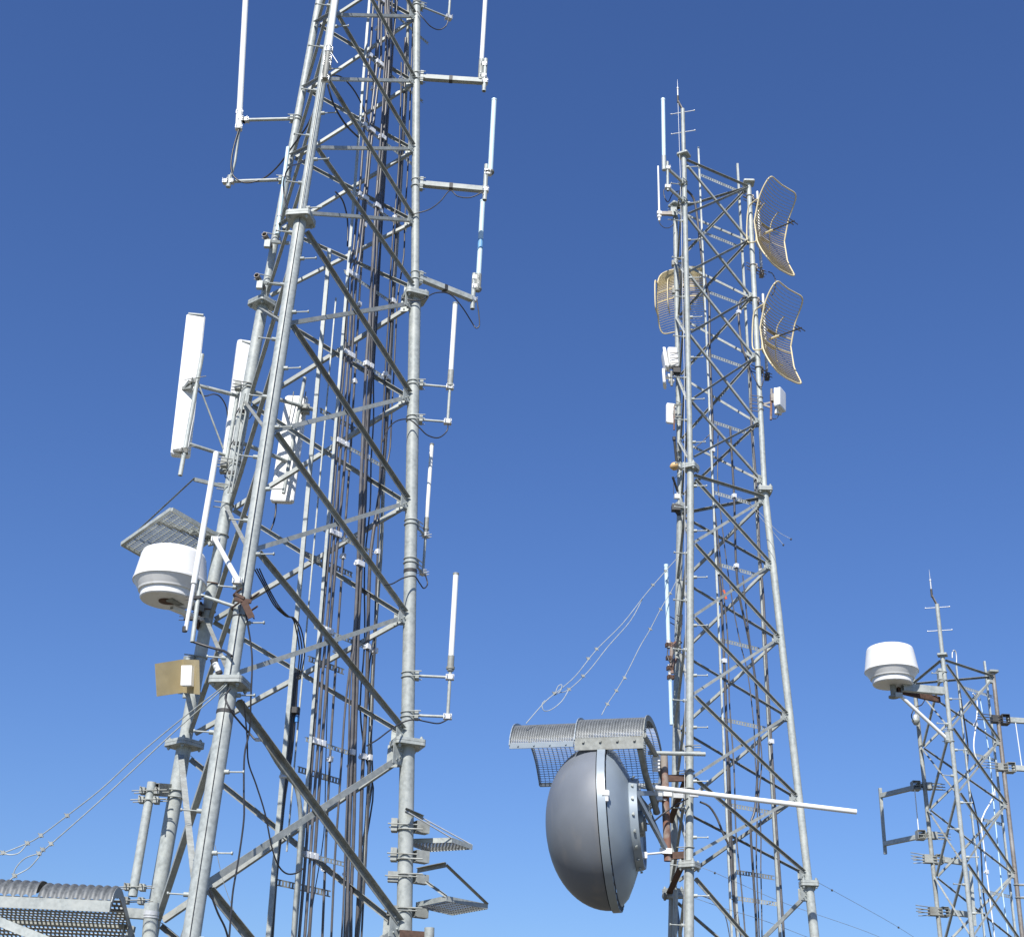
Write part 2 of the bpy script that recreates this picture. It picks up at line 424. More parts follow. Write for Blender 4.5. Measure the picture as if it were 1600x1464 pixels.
rows1 = [(583, -10), (575, 85), (562, 190), (553, 298), (541, 423), (531, 545), (520, 684), (508, 826), (494, 978), (481, 1154), (468, 1332)]
T1r = []
for x, y in rows1: T1r.append(rung(T1, P1, (x, y), x+88-(y*.012))[0].z)
for x, y, e in ((503, 640, 560), (478, 864, 552), (485, 1028, 539), (469, 1201, 535), (433, 1377, 519)): rung(T1, P1b, (x, y), e, .07, GALVD)
rail(T2, P2, [(1091, 231), (1144, 1480)], .045); rail(T2, P2, [(1152, 257), (1221, 1500)], .06)
for x, y, e in ((1093, 271, 1152), (1095, 360, 1156), (1100, 452, 1160), (1106, 552, 1165), (1112, 657, 1171), (1116, 768, 1175), (1121, 880, 1182), (1120, 997, 1188), (1127, 1122, 1198), (1131, 1255, 1206), (1142, 1401, 1218)):
    rung(T2, P2, (x, y), e, .055)
rung(T2, P2, (1149, 1361), 1211, .06, GALVD)
rail(T2, P2, [(1147, 1320), (1154, 1500)], .05)
rail(T3, P3, [(1538, 1033), (1589, 1480)], .05)
rail(T3, P3, [(1494, 1040), (1507, 1170), (1540, 1480)], .04)
hk = [onpl(x, y, P3) for x, y in ((1488, 1028), (1488, 1020), (1490, 1016), (1493, 1018), (1494.5, 1026), (1494.5, 1042))]
build(MB().tube(smooth(hk), .012, 6), 'hook', ZINC, T3.root)
for x, y in ((1503, 1072), (1507, 1173), (1518, 1275), (1531, 1390)): rung(T3, P3, (x, y), x+50, .05)

# ------------------------------------------------------------------ cables inside the towers
def cable(px, pl, r, label, name='coax_cable', matl=None, clamps=None, group=None, depth=0., wob=.0):
    n = pl[1] if pl[1].y < 0 else -pl[1]
    pts = [onpl(x, y, pl)+n*depth for x, y in px]; q = []
    for i in range(len(pts)-1):
        k = max(1, int((pts[i+1]-pts[i]).length/.5))
        q += [pts[i].lerp(pts[i+1], j/k)+V((random.uniform(-1, 1), random.uniform(-1, 1), 0))*wob*(1 if (i or j) else 0) for j in range(k)]
    q.append(pts[-1])
    root = single(MB().tube(smooth(q, 3), r, 8), name, matl or BROWNJ, label, 'cable', group)
    if clamps:
        for z in clamps:
            for i in range(len(pts)-1):
                if (pts[i].z-z)*(pts[i+1].z-z) <= 0 and pts[i].z != pts[i+1].z:
                    c = pts[i].lerp(pts[i+1], (z-pts[i].z)/(pts[i+1].z-pts[i].z))
                    h = V((-n.y, n.x, 0))
                    build(MB().box(c+n*(.004), h*(r+.009), n*(r+.012), V((0, 0, .032))).box(c-n*(r+.02), h*.012, n*.02, V((0, 0, .014))).tube([c-h*(r+.008), c-h*(r+.03)], .008, 6), 'clamp', CLAMP, root)
                    break
    return root
z1 = [z+.0 for z in T1r]
GL = 'left bundle of cables inside the large tower'; GM = 'middle pair of cables inside the large tower'; GRt = 'right bundle of cables inside the large tower'
cable([(586, -30), (578, 90), (570, 190), (562, 297), (551, 400), (545, 423), (539, 550), (528, 684), (517, 830), (503, 978), (490, 1153), (478, 1330), (466, 1480)], P1, .017, 'left one of three dark white-clamped cables by the large tower ladder rail', clamps=z1, group=GL)
cable([(593, -30), (590, 93), (578, 200), (570, 297), (557, 400), (551, 427), (545, 552), (534, 687), (523, 830), (510, 980), (497, 1156), (485, 1333), (475, 1480)], P1, .017, 'centre one of three dark white-clamped cables by the large tower ladder rail', clamps=z1, group=GL, wob=.004)
cable([(597, -30), (595, 103), (584, 187), (563, 400), (557, 430), (550, 556), (541, 690), (529, 832), (516, 985), (504, 1159), (492, 1337), (482, 1480)], P1, .018, 'right one of three dark white-clamped cables by the large tower ladder rail', clamps=z1, group=GL, wob=.004)
cable([(600, -30), (602, 100), (595, 200), (587, 303), (581, 400), (577, 480), (571, 560), (566, 665), (561, 780), (557, 895), (552, 1000), (548, 1160), (544, 1280), (541, 1400), (540, 1480)], P1, .02, 'left one of two thick dark cables down the middle of the large tower', clamps=[z1[2], z1[3], z1[5], 8.0, z1[9]], group=GM, depth=.02)
cable([(606, -30), (606, 100), (600, 180), (590, 303), (586, 400), (582, 480), (578, 560), (572, 660), (567, 780), (562, 895), (558, 1000), (553, 1160), (551, 1280), (547, 1400), (546, 1480)], P1, .02, 'right one of two thick dark cables down the middle of the large tower', clamps=[z1[2], z1[3], z1[5], 8.0], group=GM, depth=.02, wob=.004)
cable([(615, -30), (614, 110), (606, 200), (600, 290), (592, 345), (588, 480), (583, 600), (577, 690), (570, 800), (555, 1000), (543, 1100), (536, 1180), (526, 1350), (520, 1480)], P1, .013, 'thin dark cable with a kink beside the thick middle pair in the large tower', group=GM, depth=-.03, wob=.008)
cable([(634, 60), (630, 200), (622, 330), (613, 470), (606, 595), (600, 720), (592, 780), (580, 860), (574, 1000), (572, 1090), (566, 1200), (562, 1355), (556, 1480)], P1, .022, 'black cable bundle passing a bright round clamp near the right leg of the large tower', clamps=[z1[4], z1[5], z1[6], z1[8], z1[9]], group=GRt, wob=.006)
cable([(641, -30), (638, 120), (630, 260), (626, 330), (617, 470), (611, 595), (603, 720), (598, 860), (588, 1000), (583, 1100), (578, 1250), (570, 1360), (560, 1480)], P1, .024, 'thick grey conduit running down beside the right leg of the large tower', name='conduit', matl=GALVD, clamps=[z1[2], z1[4], z1[6], z1[8]], group=GRt, depth=-.03)
cable([(646, -30), (640, 130), (634, 260), (629, 400), (620, 465), (612, 590), (606, 700), (601, 730)], P1, .011, 'thin black cable hanging loosely against the grey conduit in the large tower', group=GRt, depth=.03, wob=.01)
cable([(627, -30), (614, 110), (606, 200), (601, 330), (596, 470), (589, 590), (585, 720), (583, 790), (575, 880), (573, 1000), (566, 1100), (576, 1180), (587, 1230), (582, 1290), (570, 1350), (563, 1480)], P1, .010, 'thin black cable wandering between the middle pair and the right bundle of the large tower', group=GRt, depth=-.05, wob=.012)
cable([(592, 990), (583, 1060), (588, 1160), (589, 1225), (577, 1300), (566, 1352)], P1, .010, 'slack black cable loop beside the conduit low in the large tower', group=GRt, depth=-.08)
cable([(540, 727), (536, 830), (526, 980), (521, 1100), (516, 1300), (488, 1480)], P1, .006, 'hair-thin black wire between the left bundle and the middle pair of the large tower', group=GL, depth=-.1)
cable([(596, -30), (583, 140), (573, 300), (563, 440), (556, 560), (548, 700), (538, 840), (527, 1000), (517, 1160), (510, 1300), (503, 1480)], P1b, .015, 'dark cable at the back of the cable ladder, left of two, in the large tower', group='rear cable runs inside the large tower', clamps=z1)
cable([(622, -30), (610, 140), (600, 300), (590, 440), (583, 560), (575, 700), (566, 840), (556, 1000), (549, 1160), (543, 1300), (537, 1480)], P1b, .013, 'dark cable at the back of the cable ladder, right of two, in the large tower', group='rear cable runs inside the large tower', clamps=z1, wob=.01)
cable([(624, 100), (619, 260), (608, 420), (600, 560), (594, 660), (589, 800), (583, 940), (580, 1060), (573, 1200), (569, 1330), (560, 1480)], P1, .012, 'thin grey-brown cable just left of the right bundle of the large tower', group=GRt, clamps=z1[1::2], depth=.04, wob=.008)
for i, (dx, dp, rr_) in enumerate(((5, -.02, .013), (-6, .03, .011), (14, -.09, .014))):
    cable([(611+dx, -30), (604+dx, 110), (597+dx, 220), (591+dx, 330), (583+dx, 440), (579+dx*.6, 560), (573+dx*.8, 680), (566+dx, 800), (560+dx*.7, 930), (552+dx, 1060), (548+dx*.8, 1190), (541+dx, 1320), (536+dx, 1480)], P1, rr_, ('centre', 'left', 'right')[i]+' one of three slim loose cables between the large tower middle pair and right bundle', group='loose middle cables of the large tower', depth=dp, wob=.014, clamps=[z1[3], z1[6]] if i == 0 else None)
bb = cable([(466, 1050), (462, 1110), (456, 1180), (447, 1240), (440, 1310), (433, 1380), (426, 1480)], P1b, .04, 'thick black cable bundle strapped behind the rear ladder rail low in the large tower', depth=-.05, wob=.006)
build(MB().box(onpl(463, 1112, P1b)+V((0, -.05, 0)), V((.045, 0, 0)), V((0, .045, 0)), V((0, 0, .035))), 'strap', DARK, bb)
build(MB().tube([onpl(465, 1120, P1b)+V((0, -.06, 0)), onpl(464.5, 1130, P1b)+V((0, -.06, 0))], .022, 8), 'tape', BLUE, bb)
gc = cable([(370, 1112), (406, 1160), (425, 1192), (442, 1215), (455, 1231), (461, 1265), (462, 1297), (459, 1340), (453, 1420), (449, 1480)], P1, .025, 'smooth light grey conduit bending from sloped to vertical low in the large tower', name='conduit', matl=GALV, depth=.08)
for (x, y) in ((406, 1160), (444, 1217), (462, 1297)):
    build(MB().tube([onpl(x-4, y, P1)+V((0, -.12, 0)), onpl(x+5, y, P1)+V((0, -.12, 0))], .02, 8), 'clamp', ZINC, gc)
def free(px, r, label, matl=None, name='loose_cable', group=None):
    return single(MB().tube(smooth([at(x, y, Y) for x, y, Y in px], 5), r, 8), name, matl or RUBBER, label, 'cable', group)
for i, (dx, lb) in enumerate(((0, 'left strand'), (4, 'middle strand'), (8, 'right strand'))):
    free([(397+dx, 888, 14.3), (412+dx*.7, 915, 14.4), (428+dx*.8, 945, 14.5), (446+dx*.5, 962, 14.6), (457+dx*.4, 966, 14.7), (463+dx, 985, 14.8), (468+dx, 1020, 15), (464+dx*.6, 1060, 15.1)], .008, 'black cable loop drooping behind the front leg of the large tower, '+lb, group='drooping black loops behind the front leg')
free([(383, 952, 13.75), (391, 1000, 13.8), (394, 1035, 13.8), (392, 1090, 13.8), (390, 1140, 13.9), (382, 1180, 13.9), (381, 1240, 13.9), (381, 1280, 13.9), (373, 1340, 13.9), (364, 1392, 13.9), (360, 1440, 13.9), (357, 1480, 13.9)], .0095, 'long black cable hanging down right of the front leg flange of the large tower')
free([(381, 1095, 13.7), (386, 1150, 13.9), (388, 1190, 14), (400, 1225, 14.1), (414, 1270, 14.2), (424, 1320, 14.3), (434, 1350, 14.4), (447, 1364, 14.6), (462, 1364, 14.7), (473, 1357, 14.8)], .0085, 'black cable curving from the front leg across to the bundle low in the large tower')
free([(312+48, 1075, 13.6), (352, 1090, 13.6), (362, 1112, 13.6), (372, 1125, 13.75), (385, 1140, 13.9), (398, 1155, 13.9)], .01, 'short black cable wrapped over the front leg just under its lower flange')
free([(327, 1390, 13.7), (340, 1425, 13.8), (352, 1450, 13.9), (360, 1480, 14)], .01, 'short black cable behind the foot of the front leg at the bottom of the picture')

G2 = 'cables inside the middle tower'
cable([(1072, 297), (1084, 311), (1090, 345), (1096, 400), (1102, 438), (1108, 468), (1109, 550), (1113, 653), (1113, 743), (1117, 825), (1122, 880), (1127, 940), (1130, 1000), (1134, 1100), (1137, 1200), (1140, 1300), (1146, 1400), (1154, 1480)], P2, .02, 'dark cable arching from the top down the left rail of the middle tower', group=G2, clamps=[11.8, 9.7, 8.3])
cable([(1120, 880), (1127, 920), (1130, 1000), (1133, 1100), (1140, 1200), (1143, 1300), (1149, 1400), (1160, 1480)], P2, .012, 'thin dark cable beside the thick one on the left rail of the middle tower', group=G2, clamps=[8.3, 6.1])
oc = cable([(1117, 800), (1124, 860), (1131, 930), (1137, 990), (1140, 1100), (1147, 1200), (1150, 1300), (1158, 1380), (1166, 1480)], P2, .011, 'dark cable with an orange tape band at the middle of the middle tower', group=G2, wob=.004)
build(MB().tube([onpl(1130.5, 922, P2)+V((0, -.0, 0)), onpl(1134.5, 936, P2)], .021, 8), 'tape', RED, oc)
cable([(1128, 672), (1128, 760), (1138, 850), (1150, 930), (1163, 1000), (1175, 1050), (1184, 1130), (1187, 1190), (1195, 1290), (1198, 1480)], P2, .009, 'thin black cable slanting across the upper part of the middle tower to its right side', group=G2, wob=.006, depth=-.1)
cable([(1141, 668), (1147, 775), (1150, 880), (1155, 930), (1168, 990), (1180, 1060), (1186, 1130), (1184, 1200), (1180, 1262), (1173, 1290), (1176, 1350), (1181, 1430), (1183, 1480)], P2, .018, 'cable bundle bowing sideways low in the right part of the middle tower', group=G2, clamps=[z for z in (12.4, 11.1, 9.9)])
cable([(1158, 900), (1168, 990), (1176, 1060), (1182, 1130), (1188, 1185), (1182, 1250), (1178, 1330), (1184, 1480)], P2, .010, 'thin black cable crossing the bowed bundle low in the middle tower', group=G2, depth=.04, wob=.008)
cable([(1183, 469), (1172, 470), (1162, 466), (1153, 474), (1151, 492), (1153, 520), (1157, 545), (1165, 570), (1170, 600), (1171, 670), (1176, 722), (1181, 800), (1184, 870), (1190, 940), (1193, 1010), (1198, 1100), (1204, 1200), (1210, 1300), (1217, 1400), (1222, 1480)], P2, .019, 'black cable looping from the lower grid antenna down the middle tower right rail', group=G2, depth=.05, clamps=[14.6, 12.4, 9.9, 7.2])
cable([(1085, 700), (1098, 690), (1115, 672), (1122, 662)], P2, .008, 'short thin wire crossing left of the left rail in the middle tower', group=G2)
cable([(1086, 1255), (1100, 1262), (1112, 1280), (1122, 1305), (1130, 1320)], P2, .016, 'short black cable drooping from the front leg near the white strut on the middle tower', group=G2, depth=.12)
cable([(1086, 1400), (1104, 1407), (1118, 1418), (1127, 1440), (1134, 1480)], P2, .007, 'thin dark wire drooping from the foot of the front leg of the middle tower', group=G2, depth=.12)
G3 = 'cables inside the slim right tower'
cable([(1520, 1083), (1526, 1092), (1527, 1110), (1524, 1140), (1521.5, 1165), (1527, 1188), (1550, 1222), (1553, 1243), (1534, 1280), (1537, 1320), (1545, 1390), (1556, 1480)], P3, .0125, 'white cable bulging sideways between the rails of the slim right tower', matl=WHIP, group=G3, clamps=[8.8, 7.6, 6.2])
cable([(1531, 1090), (1538, 1130), (1546, 1180), (1555, 1280), (1566, 1390), (1578, 1480)], P3, .011, 'straight thin white cable near the right rail of the slim right tower', matl=PALE, group=G3)
cable([(1502, 1070), (1508, 1110), (1516, 1165), (1515, 1215), (1529, 1270), (1536, 1330), (1541, 1400), (1556, 1480)], P3, .014, 'black cable behind the rails of the slim right tower', matl=RUBBER, group=G3, depth=-.05, wob=.006)

# ------------------------------------------------------------------ whip antennas on the legs
def clampset(mb, c, r=.03, d=V((1, 0, 0))):
    mb.box(c, d*.05, V((-d.y, d.x, 0))*.035, V((0, 0, .03)))
    for s in (-1, 1):
        for dz in (-.018, .018):
            mb.tube([c-V((-d.y, d.x, 0))*.07+d*s*.035+V((0, 0, dz)), c+V((-d.y, d.x, 0))*.07+d*s*.035+V((0, 0, dz))], .005, 5)
    return mb
def legclamp(T, k, row, r_leg, armdir, root, matl=None, h=.09):
    c = legrow(T, k, row); ax = leg(T, k, c.z+1)-c; mb = MB()
    o = c+armdir*(r_leg+.025)
    mb.box(o, armdir*.022, V((-armdir.y, armdir.x, 0))*(r_leg*.75), V((0, 0, h)))
    for dz in (-h*.55, h*.55): mb.ubolt(c+V((0, 0, dz)), ax, r_leg, armdir*.07, .007)
    build(mb, 'leg_clamp', matl or GALV, root); return o
def lrad(T, z): return [s for s in T.sections if s[0] <= z <= s[1]][0][3]
def side_whip(label, T, k, arms, tube, ferr, pipe, rt=.03, rp=.024, off=0., arm='tube', color=None, cab=None, group='whip antennas on standoff arms', offy=0., band=None, tip=True):
    pl = legrow(T, k, arms[0][0]); P = atz(arms[0][1], arms[0][2], pl.z)
    X, Y = P.x, P.y; ix = V((X+off, Y+offy, 0))
    zf = lambda py, x=X, y=Y: zrow(x, y, py)
    root = thing('whip_antenna', label, 'antenna', V((X, Y, zf(pipe[1]))), group)
    for (row, ex, ey) in arms:
        c = legrow(T, k, row); rl = lrad(T, c.z); e = V((X, Y, zf(ey))); d = (e-V((c.x, c.y, e.z))).normalized()
        a = legclamp(T, k, row, rl, d, root, h=.10 if arm == 'square' else .05)
        a = V((a.x, a.y, a.z)) + d*.02
        e2 = V((X, Y, c.z)) if abs(e.z-c.z) < .25 else e
        mb = MB()
        if arm == 'square':
            mb.hollow(a, V((X, Y, c.z))-d*.03, .075, .075)
            bd = a.lerp(e2, .45); build(MB().hollow(bd-d*.025, bd+d*.025, .082, .082, .003), 'tape_band', DARK if band != 'light' else ZINC, root)
        else: mb.tube([a, V((X, Y, c.z))-d*.01], rp*.8, 10)
        build(mb, 'arm', GALV, root)
        build(clampset(MB(), V((X, Y, c.z)), d=d), 'clamp', ZINC, root)
    build(MB().pipe(V((X, Y, zf(pipe[0]))), V((X, Y, zf(pipe[1]))), rp, 16), 'mount_pipe', GALV, root)
    if tube:
        z0 = zrow(ix.x, ix.y, tube[1]); z1_ = zrow(ix.x, ix.y, tube[0])
        tb = build(MB().tube([V((ix.x, ix.y, z0)), V((ix.x, ix.y, z1_))], rt, 18), 'whip', color or WHIP, root)
        if tip: build(MB().tube([V((ix.x, ix.y, z1_-.01)), V((ix.x, ix.y, z1_+.012))], rt*1.12, 18), 'tip_cap', GALVD if color is None else color, tb)
        if band and band != 'light':
            zz = zrow(ix.x, ix.y, band); build(MB().band(V((ix.x, ix.y, zz)), V((0, 0, 1)), rt*1.03, .16), 'colour_band', BLUEB, tb)
        f0 = zrow(ix.x, ix.y, ferr[1])
        build(MB().tube([V((ix.x, ix.y, f0)), V((ix.x, ix.y, z0+.01))], rt*1.18, 16).tube([V((ix.x, ix.y, f0+.02)), V((ix.x, ix.y, f0+.05))], rt*1.5, 12), 'ferrule', GALVD, root)
        if abs(off)+abs(offy) > .01:
            m_ = MB()
            for f in (.25, .8):
                zc = f0+(z0-f0)*f; clampset(m_, V(((X+ix.x)/2, (Y+ix.y)/2, zc)), d=V((1, 0, 0)))
            build(m_, 'clamp', ZINC, root)
    if cab: build(MB().tube(smooth([at(x, y, yy) for x, y, yy in cab], 5), .0085, 8), 'feed_cable', RUBBER, root)
    return root
side_whip('white whip cut by the top edge, on the topmost square arm', T1, 1, [(121, 757, 128)], (-2, 95), (95, 128), (93, 143), .034, .03, -.06, 'square')
side_whip('plain pale blue whip on the middle square arm right of the large tower', T1, 1, [(287, 758, 297)], (157, 268), (268, 272), (258, 313), .037, .032, .06, 'square', PALE,
          cab=[(755, 300, 15.8), (735, 309, 15.8), (715, 307, 15.8), (703, 298, 15.8), (688, 315, 15.75), (670, 328, 15.7), (645, 335, 15.7)])
side_whip('pale blue whip with a darker blue band on the slanting square arm', T1, 1, [(432, 739, 468)], (315, 430), (430, 455), (428, 483), .036, .032, .06, 'square', PALE, band=382,
          cab=[(745, 468, 16.2), (748, 490, 16.2), (749, 508, 16.2), (744, 513, 16.2), (738, 505, 16.2), (722, 480, 16.0), (703, 460, 15.9), (680, 458, 15.8), (655, 470, 15.7), (628, 466, 15.7)])
side_whip('white whip on two thin arms just below the upper right flange of the large tower', T1, 1, [(600, 703, 605), (655, 700, 659)], (475, 580), (580, 606), (603, 661), .033, .019,
          cab=[(700, 661, 15.85), (698, 674, 15.85), (685, 684, 15.8), (668, 680, 15.75), (655, 668, 15.7), (640, 656, 15.68), (622, 657, 15.6), (608, 668, 15.5), (598, 690, 15.4)])
side_whip('slimmest white whip, close beside the right leg of the large tower', T1, 1, [(817, 665, 836), (877, 664, 893)], (695, 810), (810, 830), (828, 897), .026, .017,
          cab=[(664, 897, 16.1), (668, 912, 16.1), (662, 919, 16.0), (655, 910, 15.9), (647, 900, 15.75), (630, 903, 15.65), (613, 912, 15.5), (600, 914, 15.4)])
side_whip('white whip on two thin arms above the lower right flange of the large tower', T1, 1, [(1055, 703, 1058), (1117, 700, 1122)], (897, 1026), (1026, 1048), (1046, 1124), .034, .02,
          cab=[(699, 1124, 15.9), (685, 1130, 15.85), (665, 1127, 15.75), (648, 1124, 15.7), (630, 1128, 15.65), (610, 1140, 15.5), (590, 1155, 15.3), (573, 1165, 15.2)])
side_whip('pipe bracket cut by the top edge at the large tower right leg', T1, 1, [(8, 701, 28)], None, None, (-40, 30), .03, .019,
          cab=[(701, 29, 15.7), (697, 41, 15.7), (686, 47, 15.7), (673, 42, 15.65), (662, 30, 15.6), (652, 18, 15.6)], group='whip antennas on standoff arms')
# large white whip, upper left
pl = legrow(T1, 2, 186); P = atz(376, 189, pl.z)
root = thing('whip_antenna', 'long white whip cut by the top edge, leftmost, on two pipe arms', 'antenna', P)
X, Y = P.x, P.y
w0, w1 = at(373, 203, Y), at(387, -60, Y); wd = (w1-w0).normalized(); build(MB().tube([w0+wd*.32, w1], .045, 20), 'whip', WHIP, root)
build(MB().tube([w0, w0+wd*.36], .052, 20), 'ferrule', WHITE, root)
m_ = MB()
for r_ in (.04, .31): clampset(m_, w0+wd*r_, d=V((1, .1, 0)).normalized())
build(m_, 'clamp', ZINC, root)
for row, ex, ey in ((186, 384, 188), (281, 360, 284)):
    c = legrow(T1, 2, row); e = atz(ex, ey, c.z); d = (V((e.x, e.y, c.z))-c).normalized()
    a = legclamp(T1, 2, row, lrad(T1, c.z), d, root, h=.05); build(MB().tube([a, e], .026, 12), 'arm', GALV, root)
    build(clampset(clampset(MB(), e, d=d), e+d*.06, d=d), 'clamp', ZINC, root)
e2 = atz(358, 284, legrow(T1, 2, 281).z)
build(MB().tube([V((X, Y, zrow(X, Y, 200))), V((e2.x+.04, e2.y, e2.z+.35)), e2+V((0, 0, -.08))], .02, 10), 'stay_tube', GALV, root)
build(MB().tube([e2-V((0, 0, .1)), e2+V((0, 0, .1))], .035, 14), 'lower_socket', GALV, root)
build(MB().tube(smooth([at(374, 200, 16.1), at(364, 235, 16.1), at(361, 262, 16.1), at(367, 278, 16.1), at(385, 286, 16.1), at(412, 279, 16.1), at(436, 258, 16.0), at(460, 225, 15.8), at(478, 200, 15.6), at(488, 180, 15.5)], 5), .012, 8), 'feed_cable', RUBBER, root)
# white tube at the front leg top
a = at(530, -50, 14.2); b = at(514, 74, 14.0)
root = thing('whip_antenna', 'white whip antenna clamped flat against the front leg at the top of the large tower', 'antenna', b)
build(MB().tube([b, a], .042, 18), 'whip', WHIP, root)
dd = (b-a).normalized()
build(MB().tube([b, b+dd*.1], .034, 14), 'ferrule', ZINC, root); build(MB().tube([b+dd*.12, b+dd*.62], .036, 14), 'mount_pipe', GALVD, root)
m_ = MB()
for f in (.02, .2, .3, .58): clampset(m_, b+dd*f+V((0, .04, 0)), d=V((1, .0, 0)))
build(m_, 'clamp', ZINC, root)
m_ = MB().tube([b+dd*.1+V((.03, 0, 0)), b+dd*.1+V((.14, 0, -.18))], .008, 6); build(m_, 'stay_rod', ZINC, root)
# pale tube beside the rear left leg
a = at(450, 231, 15.85); b = at(433, 366, 15.75)
root = thing('whip_antenna', 'pale greenish tube antenna strapped along the rear left leg high on the large tower', 'antenna', b)
build(MB().tube([b, a], .028, 16), 'whip', PALE, root)
build(MB().band(a.lerp(b, .35), a-b, .034, .03).band(a.lerp(b, .8), a-b, .034, .03), 'strap', ZINC, root)
free([(488, 205, 14.6), (485, 240, 14.6), (470, 255, 14.9), (452, 262, 15.5), (443, 285, 15.6), (446, 315, 15.6), (455, 345, 15.2)], .012, 'black cable curling round the rear left leg high on the large tower')
free([(520, 118, 14.6), (535, 122, 14.8), (552, 140, 15), (566, 165, 15.2), (575, 190, 15.3)], .011, 'black cable swinging from the front leg into the large tower near the top')
free([(512, 133, 14.3), (522, 165, 14.4), (540, 195, 14.6), (560, 215, 14.9)], .013, 'black cable lying along the first brace below the white clamped whip')
free([(524, 300, 14.6), (536, 315, 14.8), (543, 345, 15), (543, 385, 15)], .011, 'short black cable dropping behind the ladder rail near the upper flange of the large tower')

# whip at the lower left with its mount pipe
rr = legrow(T1, 0, 948)
a = at(338, 708, 13.9); b = at(303, 912, 13.85)
root = thing('whip_antenna', 'long white whip antenna leaning in front of the white drum on the left', 'antenna', b)
build(MB().tube([b, a], .033, 18).tube([a, a+(a-b).normalized()*.01], .03, 18), 'whip', WHIP, root)
d1 = (b-a).normalized()
build(MB().tube([b, at(290, 985, 13.85)], .0225, 14), 'ferrule', WHITE, root)
build(MB().tube([at(289, 979, 13.85), at(288.4, 987, 13.85)], .027, 12), 'end_cap', DARK, root)
mp0, mp1 = at(313, 908, 13.92), at(300.5, 1003, 13.85)
build(MB().pipe(mp0, mp1, .024, 16), 'mount_pipe', GALV, root)
m_ = MB()
for (x0, y0, x1, y1) in ((297, 935, 314, 933), (287, 966, 312, 967)):
    p, q = at(x0, y0, 13.86), at(x1, y1, 13.9); m_.beam(p, q, .05, .03)
    for s in (-.02, .02): m_.tube([p-V((.05, 0, s)), q+V((.05, 0, -s))], .005, 5)
build(m_, 'clamp', DARK, root)
build(MB().tube([at(314, 930, 13.92), at(368, 948, 13.86)], .019, 12), 'arm', GALV, root)
build(MB().tube(smooth([at(303, 1003, 13.86), at(318, 1008, 13.86), at(335, 1013, 13.84), at(350, 1017, 13.8), at(362, 1025, 13.7)], 4), .014, 8), 'feed_cable', RUBBER, root)

# ------------------------------------------------------------------ panel antennas
def pbox(mb, c0, c1, wvec, dvec, ch=.25):
    # long box from c1 (bottom) to c0 (top), chamfered edges
    w_, d_ = wvec, dvec; pts = []
    prof = [(-1, -1+ch), (-1+ch*.6, -1), (1-ch*.6, -1), (1, -1+ch), (1, 1-ch), (1-ch*.6, 1), (-1+ch*.6, 1), (-1, 1-ch)]
    lo = [c1+w_*a+d_*b for a, b in prof]; hi = [c0+w_*a+d_*b for a, b in prof]; n = len(prof)
    e = (c0-c1).normalized()*.02; lo2 = [c1-e+w_*a*.86+d_*b*.86 for a, b in prof]; hi2 = [c0+e+w_*a*.86+d_*b*.86 for a, b in prof]
    vs = lo2+lo+hi+hi2
    mb.add(vs, [tuple(range(n))[::-1], tuple(range(3*n, 4*n))]+[(r*n+k, r*n+(k+1) % n, (r+1)*n+(k+1) % n, (r+1)*n+k) for r in range(3) for k in range(n)])
    return mb
zA = legrow(T1, 2, 612).z; PA = atz(300, 600, zA); zB = legrow(T1, 2, 705).z; PB = atz(296, 694, zB)
root = thing('panel_antenna', 'tall white panel antenna furthest left, held off the large tower by a pipe frame', 'antenna', PB, 'white panel antennas on the large tower')
Yp = PA.y
pt, pb_ = at(316, 554, Yp), at(281.5, 743, Yp)
pc0, pc1 = at(306, 497, Yp+.16), at(282, 711, Yp+.16)
build(pbox(MB(), pc0, pc1, V((.125, .02, 0)), V((-.012, .06, 0))), 'panel', WHITE, root)
build(MB().beam(pc0+V((-.09, -.07, .02)), pc0+V((.11, -.05, .02)), .03, .02), 'top_bracket', GALV, root)
build(MB().pipe(pt, pb_, .029, 16), 'mount_pipe', GALV, root)
tilt = MB().beam(at(297, 597, Yp), at(287, 610, Yp+.12), .05, .06).beam(at(300, 605, Yp), at(286, 607, Yp+.1), .04, .05).beam(at(286, 706, Yp), at(272, 704, Yp+.1), .05, .03)
for (x, y) in ((304, 596), (288, 705)):
    c = at(x, y, Yp); clampset(tilt, c, d=V((.95, .3, 0)).normalized())
    tilt.tube([c+V((-.13, -.03, .0)), c+V((.15, -.03, .07))], .006, 5)
build(tilt, 'tilt_bracket', GALVD, root)
cB2 = atz(373, 619, zA); cB3 = atz(353, 712, zB)
build(MB().tube([PA, cB2], .027, 14), 'arm', GALV, root); build(MB().tube([PB, cB3], .024, 14), 'arm', GALV, root)
build(MB().tube([at(312, 605, PA.y), at(349, 702, cB3.y-.05)], .012, 8), 'stay_rod', GALV, root)
rp0, rp1 = at(374.5, 600, cB2.y), at(351, 735, cB3.y)
build(MB().pipe(rp0, rp1, .028, 14), 'mount_pipe', GALV, root)
build(MB().tube(smooth([at(310, 611, Yp), at(320, 619, Yp+.1), at(334, 616, Yp+.3), at(345, 621, Yp+.4), at(354, 638, Yp+.5), at(356, 665, Yp+.6)], 5), .009, 8), 'feed_cable', RUBBER, root)
m_ = MB()
for row in (608, 728):
    c = legrow(T1, 2, row); m_.ubolt(c, V((0, 0, 1)), .08, V((-.12, -.03, 0)), .008); m_.ubolt(c+V((0, 0, .05)), V((0, 0, 1)), .08, V((-.12, -.03, 0)), .008)
    m_.box(c+V((-.13, -.02, .02)), V((.04, 0, 0)), V((0, .05, 0)), V((0, 0, .05)))
build(m_, 'leg_clamp', GALVD, root)
Yq = cB2.y+.28
